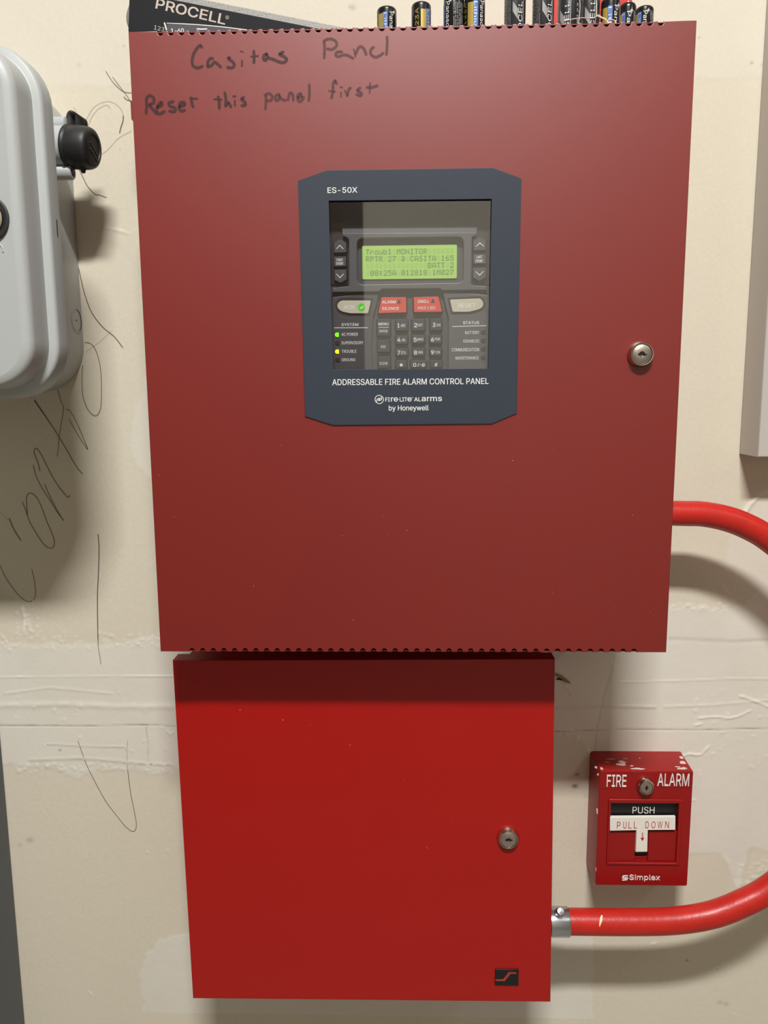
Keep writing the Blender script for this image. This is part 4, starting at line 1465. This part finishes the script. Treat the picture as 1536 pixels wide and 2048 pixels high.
best = min(np.linspace(0.004, 0.14, 200), key=lambda d_: abs(pix(side_pt(d_, P(153, 641, d_).z))[0] - 153))
kz = P(153, 641, best).z
sd_ = (side_pt(0.1, kz) - side_pt(0.02, kz)).normalized()
nrm = Vector((-sd_.y, sd_.x, 0))
nrm = nrm if nrm.x > 0 else -nrm
c_ = side_pt(best, kz)
mb = MB()
mb.lathe([(0.0118, 0), (0.0118, 0.0006), (0.0108, 0.0006), (0.0108, 0.0)], c_, nrm, 36, mis=[0, 0, 1])
mb.lathe([(0.0009, 0.0), (0.0007, 0.0004), (0, 0.0004)], c_, nrm, 8, mi=1)
mb.build('knockout', [M['grey'], M['black']], body, smooth=50, label='round knockout ring on the side')
mb = MB()
a_, b_ = P(105.5, 440, 0.152), P(108, 473, 0.152)
mb.box((xf - 0.0005, -0.1535, b_.z), (xf + 0.0003, -0.1525, a_.z))
mb.build('moulding_slot', M['black'], lid)
# hub on the side with a rubber cap
DH_ = 0.062
hub_c = P(118, 294, DH_)
xb = side_pt(DH_, 1.7).x
mb = MB()
hx = P(140, 284, DH_).x
mb.lathe([(0.0172, 0), (0.0172, hx - xb + 0.004), (0.0155, hx - xb + 0.004)], (xb - 0.004, -DH_, hub_c.z), (1, 0, 0), 36)
ztu = P(120, 250, DH_).z
mb.lathe([(0.0066, 0), (0.0066, P(133, 250, DH_).x - xb + 0.004), (0.005, P(133, 250, DH_).x - xb + 0.005), (0.0, P(133, 250, DH_).x - xb + 0.005)], (xb - 0.004, -DH_, ztu), (1, 0, 0), 36)
z2 = P(130, 344, DH_).z
x2 = P(146, 344, DH_).x
mb.lathe([(0.0067, 0), (0.0067, x2 - xb + 0.003), (0.0060, x2 - xb + 0.004), (0.0045, x2 - xb + 0.004), (0.0041, x2 - xb - 0.004)], (xb - 0.004, -DH_, z2), (1, 0, 0), 24)
mb.build('cable_hub', M['pvc'], body, smooth=50, label='pale grey cable hub')
cc0 = P(139, 294, DH_)
cc1 = P(190, 299, DH_)
axc = (cc1 - cc0).normalized()
axc = (axc + Vector((0, -0.12, 0))).normalized()
Lc = (cc1 - cc0).length
mb = MB()
mb.lathe([(0.0165, -0.001), (0.0184, -0.0004), (0.0188, 0.001), (0.0180, 0.0024), (0.0175, 0.0032), (0.0182, 0.0042), (0.0181, 0.012), (0.0177, Lc * 0.74), (0.0172, Lc * 0.86), (0.0162, Lc * 0.95), (0.0148, Lc * 0.99), (0.0135, Lc), (0.0120, Lc), (0.0116, Lc - 0.0008), (0, Lc - 0.0008)], cc0, axc, 40)
e2 = Vector((0, 0, 1))
for k_ in range(2):
    a_ = cc0 + axc * (Lc + 0.0002) + Vector((0, -0.0095, 0.003 - 0.0055 * k_))
    mb.tube([a_, a_ + Vector((0.0008, 0.014, -0.0075))], 0.0007, 6)
# nub below
n0 = P(165, 333, DH_ + 0.004)
mb.tube([n0 + Vector((0, 0, 0.004)), n0, P(167, 346, DH_ + 0.004)], [0.0042, 0.0036, 0.0016], 12)
cap = mb.build('rubber_cap', M['rubber'], gb, smooth=50, label='black rubber cap on the hub')
# strap loop
s_pts = [P(u, v, dd) for u, v, dd in ((136, 262, DH_), (136, 236, DH_), (139, 226, DH_), (146, 225, DH_), (152, 232, DH_ - 0.002), (152, 262, DH_ - 0.004))]
mb = MB()
cs = catmull(s_pts, 6)
wv = Vector((0.0055, 0.010, -0.003))
for side in (0,):
    n = len(cs)
    base = len(mb.v)
    for p in cs:
        mb.v += [p - wv * 0.1, p + wv]
    for i in range(n - 1):
        mb.f.append((base + 2 * i, base + 2 * i + 1, base + 2 * i + 3, base + 2 * i + 2))
        mb.m.append(0)
strap = mb.build('strap', M['rubber'], cap, smooth=60)
sm = strap.modifiers.new('thick', 'SOLIDIFY')
sm.thickness = 0.0022
sm.offset = 0

# ---------------------------------------------------------------- other enclosures cut by the frame
dg_ = thing('grey_cabinet', 'dark grey steel cabinet cut by the lower left edge of the view', 'cabinet', (P(-60, 1900, 0.05).x, 0, 1.0))
xg = P(50, 2040, 0.0).x
mb = MB()
mb.plate(round_poly(rect((xg - 0.30, 0.45, xg, P(5, 1180, 0.0).z)), 0.004), 0.052, 0.050, c=0.0015)
mb.build('case', M['grey_dark'], dg_)
mb = MB()
mb.plate(round_poly(rect((xg - 0.29, 0.46, xg - 0.012, P(5, 1180, 0.0).z - 0.012)), 0.004), 0.058, 0.0065, c=0.0015)
mb.build('cover', M['grey_dark'], dg_)
rg = thing('junction_box', 'light grey sheet metal box cut by the right edge of the view', 'enclosure', (P(1600, 600, 0).x, 0, 1.7))
xg = P(1515, 914, 0.042).x
zg = P(1515, 914, 0.042).z
mb = MB()
mb.plate(rect((xg, zg, xg + 0.24, zg + 0.75)), 0.042, 0.0405, c=0.001)
mb.build('case', M['grey_light'], rg)
mb = MB()
mb.plate(rect((xg + 0.012, zg + 0.012, xg + 0.23, zg + 0.74)), 0.045, 0.0028, c=0.001)
mb.build('cover', M['grey_light'], rg)

# ---------------------------------------------------------------- things on top of the panel
TOP = bzt


def wrap_text(mb, s, r, ang, z_lo, z_hi, hgt, mi, down=True, bold=0.0):
    """text running along the battery's length; hgt: letter height round the girth"""
    pts, fs = glyphs(s, 0.0, 1.0)
    out = []
    for p in pts:
        t = p[0]
        z = (z_hi + (z_lo - z_hi) * t) if down else (z_lo + (z_hi - z_lo) * t)
        a = ang + ((p[1] - 0.5) if down else (0.5 - p[1])) * hgt / r
        out.append(Vector((r * math.sin(a), -r * math.cos(a), z)))
    mb.mesh(out, fs, mi)


def band(mb, r, a0, a1, z0, z1, mi, shear=0.0):
    n = max(2, int(abs(a1 - a0) / 0.12))
    for i in range(n):
        t0, t1 = a0 + (a1 - a0) * i / n, a0 + (a1 - a0) * (i + 1) / n
        s0_, s1_ = shear * i / n, shear * (i + 1) / n
        mb.face([(r * math.sin(t0), -r * math.cos(t0), z0 + s0_), (r * math.sin(t1), -r * math.cos(t1), z0 + s1_), (r * math.sin(t1), -r * math.cos(t1), z1 + s1_), (r * math.sin(t0), -r * math.cos(t0), z1 + s0_)], mi)


def battery(kind, r, h, label):
    t = thing('battery', label, 'battery', (0, 0, 0), 'batteries standing on the alarm panel')
    mb = MB()
    e = 0.0016
    prof = [(r - 0.001, 0.0), (r, 0.001), (r, h - e * 1.6)]
    for j in range(1, 6):
        a = j / 5 * math.pi / 2
        prof.append((r - e * 1.5 * (1 - math.cos(a)), h - e * 1.6 + e * 1.6 * math.sin(a)))
    prof += [(r * 0.5, h - 0.0001)]
    mb.lathe(prof, (0, 0, 0), (0, 0, 1), 40)
    mb.build('casing', M['bat_black' if kind == 'gold' else 'bat_grey'], t, smooth=50)
    mb = MB()
    mb.lathe([(r * 0.55, h - 0.0004), (r * 0.53, h + 0.0002), (r * 0.36, h + 0.0003), (r * 0.33, h + 0.0010), (0, h + 0.0011)], (0, 0, 0), (0, 0, 1), 28)
    mb.build('terminal', M['chrome'], t, smooth=50)
    mb = MB()
    D_ = math.radians
    rr_ = r + 0.00012
    if kind == 'gold':
        zt_ = h - 0.0062
        band(mb, rr_, D_(-68), D_(-36), 0.002, zt_, 0)
        for k_ in range(5):
            band(mb, rr_ + 0.00005, D_(-65 + 6 * k_), D_(-63.5 + 6 * k_), 0.002, zt_, 4)
        band(mb, rr_, D_(-35), D_(-8), 0.002, zt_ + 0.0008, 1)
        wrap_text(mb, 'Lithium', rr_ + 0.0001, D_(-22), 0.004, zt_, 0.0026, 3, True, 0.02)
        wrap_text(mb, 'Panasonic', rr_, D_(16), 0.003, zt_ + 0.001, 0.0034, 2, True, 0.04)
        wrap_text(mb, '+', rr_, D_(34), h - 0.0062, h - 0.0035, 0.0027, 2, True, 0.04)
        wrap_text(mb, 'CR123A', rr_, D_(-92), 0.004, zt_ + 0.001, 0.0030, 0, False, 0.02)
        for k_ in range(6):
            wrap_text(mb, ['Battery 3V  warning do not', 'recharge or short circuit', 'dispose of in fire  keep', 'away from children  use', 'only in suitable devices', 'lithium battery 3 volt'][k_], rr_, D_(52 + 10 * k_), 0.003, zt_ + 0.001 - 0.0007 * (k_ % 3), 0.0009, 2, True, 0.01)
        band(mb, rr_, D_(138), D_(190), 0.002, zt_, 0)
    else:
        zt_ = h - 0.004
        for base_a, up_ in ((0, 1), (180, 1)):
            wrap_text(mb, 'PROCELL', rr_, D_(base_a), 0.003, h - 0.006, 0.0036, 2, False, 0.05)
            band(mb, rr_, D_(base_a - 42), D_(base_a - 14), h * 0.60, h * 0.60 + 0.0075, 5, -0.006)
            for k_ in range(5):
                wrap_text(mb, ['lithium battery do not recharge short', 'circuit or dispose of in fire warning', 'keep away from children 3V professional', 'may explode if mistreated batteries', 'non rechargeable lithium cell'][k_], rr_, D_(base_a - 92 + 9 * k_), 0.003, zt_, 0.0009, 3, False, 0.01)
            band(mb, rr_, D_(base_a + 18), D_(base_a + 20), 0.001, h - 0.003, 2)
            wrap_text(mb, 'CR123', rr_, D_(base_a + 70), h * 0.45, h - 0.006, 0.0026, 2, False, 0.01)
    mb.build('wrapper_print', [M['bat_gold'], M['bat_blue'], M['white'], M['bat_silver'], M['bat_gold2'], M['carton_grey']], t, smooth=0)
    return t


def dup(root, label):
    r = root.copy()
    COL.objects.link(r)
    r['label'] = label
    for ch in list(root.children):
        c = ch.copy()
        COL.objects.link(c)
        c.parent = r
    return r


# u centre, width px, top v, kind, rotation, label
BAT = [
    (773.5, 39, 18, 'gold', 12, 'short black battery with gold and blue stripes, leftmost on the big red panel'),
    (842.5, 39, 9, 'gold', 66, 'short black battery with one gold stripe right of centre, second from left on the panel'),
    (908, 41, -4, 'gold', -52, 'black battery with plus sign and fine print facing out, third from left on the panel'),
    (949.5, 41, -4, 'gold', 28, 'black battery with broad gold stripe, touching the fine-print battery on its left'),
    (1030.5, 42, -18, 'dark', 30, 'tall charcoal battery standing alone in the middle gap, fifth from left'),
    (1087, 42, -20, 'dark', 38, 'tall charcoal battery with dense fine print, just left of the red carton sliver'),
    (1137, 41, -5, 'dark', -6, 'charcoal battery with sideways white capitals, right of the red carton sliver'),
    (1179, 41, -10, 'dark', 20, 'tall charcoal battery with grey slanted block, under the loop of string'),
    (1221.5, 38, 0, 'gold', 20, 'black battery with gold and blue stripes, third from right on the panel'),
    (1256, 33, 9, 'gold', -6, 'small black battery with blue stripe and white letters, second from right'),
    (1289.5, 35, 16, 'gold', -10, 'small black battery with white letters, rightmost on the panel'),
]
proto = {}
for (uc, wpx, vt, kind, rot, lab) in BAT:
    r0 = 0.0078 if kind == 'gold' else 0.0084
    if wpx < 36:
        r0 = 0.0070
    Zax = FPX * 2 * r0 / wpx
    k_ = (FWD + RGT * ((uc - 768.0) / FPX) - UPV * ((40 - 1024.0) / FPX))
    pt = CAM + k_ * Zax
    dd = min(-pt.y, D - LIP - r0 - 0.001)
    q = P(uc, vt, dd)
    hh = q.z - TOP
    key_ = (kind, r0)
    hn = 0.0345 if kind == 'gold' else 0.045
    if key_ not in proto:
        t = battery(kind, r0, hn, lab)
        proto[key_] = t
    else:
        t = dup(proto[key_], lab)
    s_ = 2 * r0
    rad = wpx / FPX * (Vector((q.x, -dd, TOP + 0.02)) - CAM).dot(FWD) / 2
    t.scale = (rad / r0, rad / r0, hh / hn)
    t.rotation_euler = (0, 0, math.radians(rot) + math.atan2(q.x - CAM.x, -dd - CAM.y) * -1.0)
    t.location = (q.x, -dd, TOP + 0.0001)
    print('battery', lab[:20], 'd', round(dd, 3), 'r', round(rad, 4), 'h', round(hh, 4))

# red carton behind the batteries
xa, xb_ = P(1107, 20, 0.055).x, P(1264, 20, 0.055).x
rc = thing('red_carton', 'red carton standing behind the charcoal batteries on the panel', 'carton', ((xa + xb_) / 2, -0.04, TOP))
mb = MB()
mb.plate(round_poly(rect((xa, TOP + 0.0001, xb_, TOP + 0.085)), 0.001), 0.055, 0.03, c=0.0008)
mb.build('carton_body', M['red_box'], rc)
# string
st = thing('string', 'thin pale string looped over the batteries at the right of the panel', 'string', tuple(P(1180, 45, D - 0.02)))
mb = MB()
sp = [(1128, 42, 0.133), (1145, 38.5, 0.135), (1162, 36, 0.135), (1185, 36.5, 0.136), (1193, 33, 0.136), (1197, 30, 0.136), (1204, 35, 0.137), (1211, 38, 0.138), (1215, 46, 0.1395), (1217, 50, 0.140)]
mb.tube(catmull([P(*p) for p in sp], 5), 0.00035, 6)
mb.tube(catmull([P(*p) for p in [(1195, 32, 0.137), (1206, 37, 0.138), (1210, 39, 0.138), (1216, 45, 0.1395), (1213, 52, 0.1405)]], 5), 0.0005, 6)
mb.tube(catmull([P(*p) for p in [(1193, 33, 0.136), (1193.5, 15, 0.135), (1193, -2, 0.134)]], 5), 0.0003, 6)
mb.tube(catmull([P(*p) for p in [(1213, 43, 0.138), (1220, 40, 0.138), (1228, 41, 0.138), (1232, 46, 0.139), (1230, 51, 0.140)]], 5), 0.0005, 6)
mb.tube(catmull([P(*p) for p in [(1157, 46, 0.137), (1159, 30, 0.135), (1160, 10, 0.133), (1159, -4, 0.131)]], 5), 0.00028, 6)
mb.build('strand', M['string'], st, smooth=60)

# black carton leaning on the left
zk = zm(230, 0, 6.144)
DC = 0.110
a0 = P(256, 60, DC)
A_ = P(359, 2, DC)
B_ = P(640, 58, DC)
dirx = Vector((B_.x - A_.x, B_.z - A_.z)).normalized()
dirn = Vector((-dirx.y, dirx.x))
tb = thing('battery_carton', 'black cardboard battery carton tilted on top of the panel at the left', 'carton', (a0.x, -DC, TOP))
Lft = Vector((P(254, 20, DC).x, P(254, 20, DC).z))
T0 = Vector((A_.x, A_.z))
s_l = (Lft - T0).dot(dirx)
cTL = T0 + dirx * s_l
hgt_ = (cTL.y - TOP) / dirx.x * 0.97
s_r = (Vector((P(668, 62, DC).x, P(668, 62, DC).z)) - T0).dot(dirx)
cTR = T0 + dirx * (s_r + 0.02)
dn = -dirn
zc = TOP + 0.0004
# tilted front face, cut off level where the carton rests
low_l = (cTL.x + (cTL.y - zc) * dn.x / -dn.y * 1.0, zc)
poly = [(low_l[0], zc), (cTR.x + (cTR.y - zc) * dn.x / -dn.y if cTR.y > zc else cTR.x, zc)]
xr_end = T0.x + dirx.x * ((zc - T0.y) / dirx.y)
k2 = P(256.5, 62, DC)
poly = [(xl + 0.008, zc), (xr_end, zc), (cTL.x, cTL.y), (k2.x, k2.z)]
mb = MB()
mb.plate(poly, DC, 0.05, c=0.0004)
car = mb.build('carton_body', M['carton'], tb)
FT = lambda a, b, h: WALLF(T0.x + dirx.x * a + dirn.x * b, T0.y + dirx.y * a + dirn.y * b, h)
s_end = (zc - T0.y) / dirx.y
mb = MB()
wdt = 0.0048
mb.plate([(s_l, 0), (s_end - 0.01, 0), (s_end - 0.002, wdt * 0.6), (s_end - 0.03, wdt), (s_l, wdt)], DC - 0.001, 0.03, F=FT)
mb.build('printed_flap', M['carton_grey'], tb, label='grey flap with fine print')
mb = MB()
for r_ in range(4):
    for i in range(9):
        a_ = s_l + 0.03 + i * 0.019 + r_ * 0.003
        if a_ + 0.017 < s_end - 0.02:
            mb.text(['battery', 'warning do not', 'professional', 'alkaline power', 'keep dry store'][(i + r_) % 5], (a_, 0.0005 + r_ * 0.0011, a_ + 0.0165, 0.0013 + r_ * 0.0011), DC - 0.0008, F=FT)
mb.build('fine_print', M['white'], tb, smooth=0)


def local(u, v):
    q_ = P(u, v, DC)
    w_ = Vector((q_.x, q_.z)) - T0
    return w_.dot(dirx), w_.dot(dirn)


mb = MB()
p0, p1 = local(*zk(495, 105)), local(*zk(1350, 308))
ang = math.atan2(p1[1] - p0[1], p1[0] - p0[0])
ca_, sa_ = math.cos(ang), math.sin(ang)
FP = lambda a, b, h: FT(p0[0] + a * ca_ - b * sa_, p0[1] + a * sa_ + b * ca_, h)
Lw = math.hypot(p1[0] - p0[0], p1[1] - p0[1])
hgt = 110 / 6.144 / FPX * 0.70
mb.text('PROCELL', (0, 0, Lw, hgt), DC + 0.0002, F=FP, bold=0.03)
mb.plate([(Lw + 0.0008 + 0.0014 * math.cos(t), hgt * 0.75 + 0.0014 * math.sin(t)) for t in np.linspace(0, 6.28, 13)[:-1]], DC + 0.0002, 0.0001, F=FP, holes=[[(Lw + 0.0008 + 0.0011 * math.cos(t), hgt * 0.75 + 0.0011 * math.sin(t)) for t in np.linspace(0, 6.28, 13)[:-1]]])
mb.text('R', (Lw + 0.0004, hgt * 0.66, Lw + 0.0013, hgt * 0.86), DC + 0.0002, F=FP)
p2 = local(*zk(478, 362))
FQ = lambda a, b, h: FT(p2[0] + a * 0.995, p2[1] + b + a * -0.06, h)
mb.text('123', (0, 0, 0.0085, 0.0033), DC + 0.0002, F=FP if False else FQ)
mb.build('lettering', M['carton_print'], car, smooth=0, label='pale bold capitals printed on the black carton')
# curved grey end flap
mb = MB()
ef_ = catmull([P(262, -10, DC), P(258, 5, DC - 0.001), P(252, 25, DC - 0.002), P(252, 42, DC - 0.002), P(257, 58, DC - 0.001)], 6)
base = len(mb.v)
for i, p in enumerate(ef_):
    mb.v += [p + Vector((0, 0.002, 0)), Vector((P(266, 10, DC).x, p.y + 0.002, p.z))]
for i in range(len(ef_) - 1):
    mb.f.append((base + 2 * i, base + 2 * i + 1, base + 2 * i + 3, base + 2 * i + 2))
    mb.m.append(0)
fl = mb.build('end_flap', M['carton_grey'], tb, smooth=60, label='grey curved end flap')
sm = fl.modifiers.new('thick', 'SOLIDIFY')
sm.thickness = 0.0006
# small slate carton in front of it
sc_ = thing('small_carton', 'small torn slate grey carton lying in front of the black carton', 'carton', tuple(P(390, 55, DC + 0.008)))
qs = pp([(334, 47), (368, 48.5), (395, 50), (440, 54), (478, 58.5), (520, 64), (520, 78), (334, 78)], DC + 0.010)
qs[-1] = (qs[-1][0], TOP + 0.0004)
qs[-2] = (qs[-2][0], TOP + 0.0004)
mb = MB()
mb.plate(qs, DC + 0.010, 0.008)
sb = mb.build('carton_body', M['carton_slate'], sc_)
mb = MB()
mb.ribbon([(p[0], p[1] + 0.0002) for p in qs[:6]], 0.0007, DC + 0.0102, smooth=False)
mb.ribbon(pp([(329, 46), (331, 52), (333, 60)], DC + 0.01), 0.0012, DC + 0.0102)
mb.text('1-60', bx(342, 57, 368, 66, DC + 0.01), DC + 0.0102, bold=0.03)
mb.ribbon(pp([(394, 58), (404, 58.5), (414, 58)], DC + 0.01), 0.0010, DC + 0.0102)
mb.build('card_edge', M['card_edge'], sb, smooth=0, label='white torn edge')
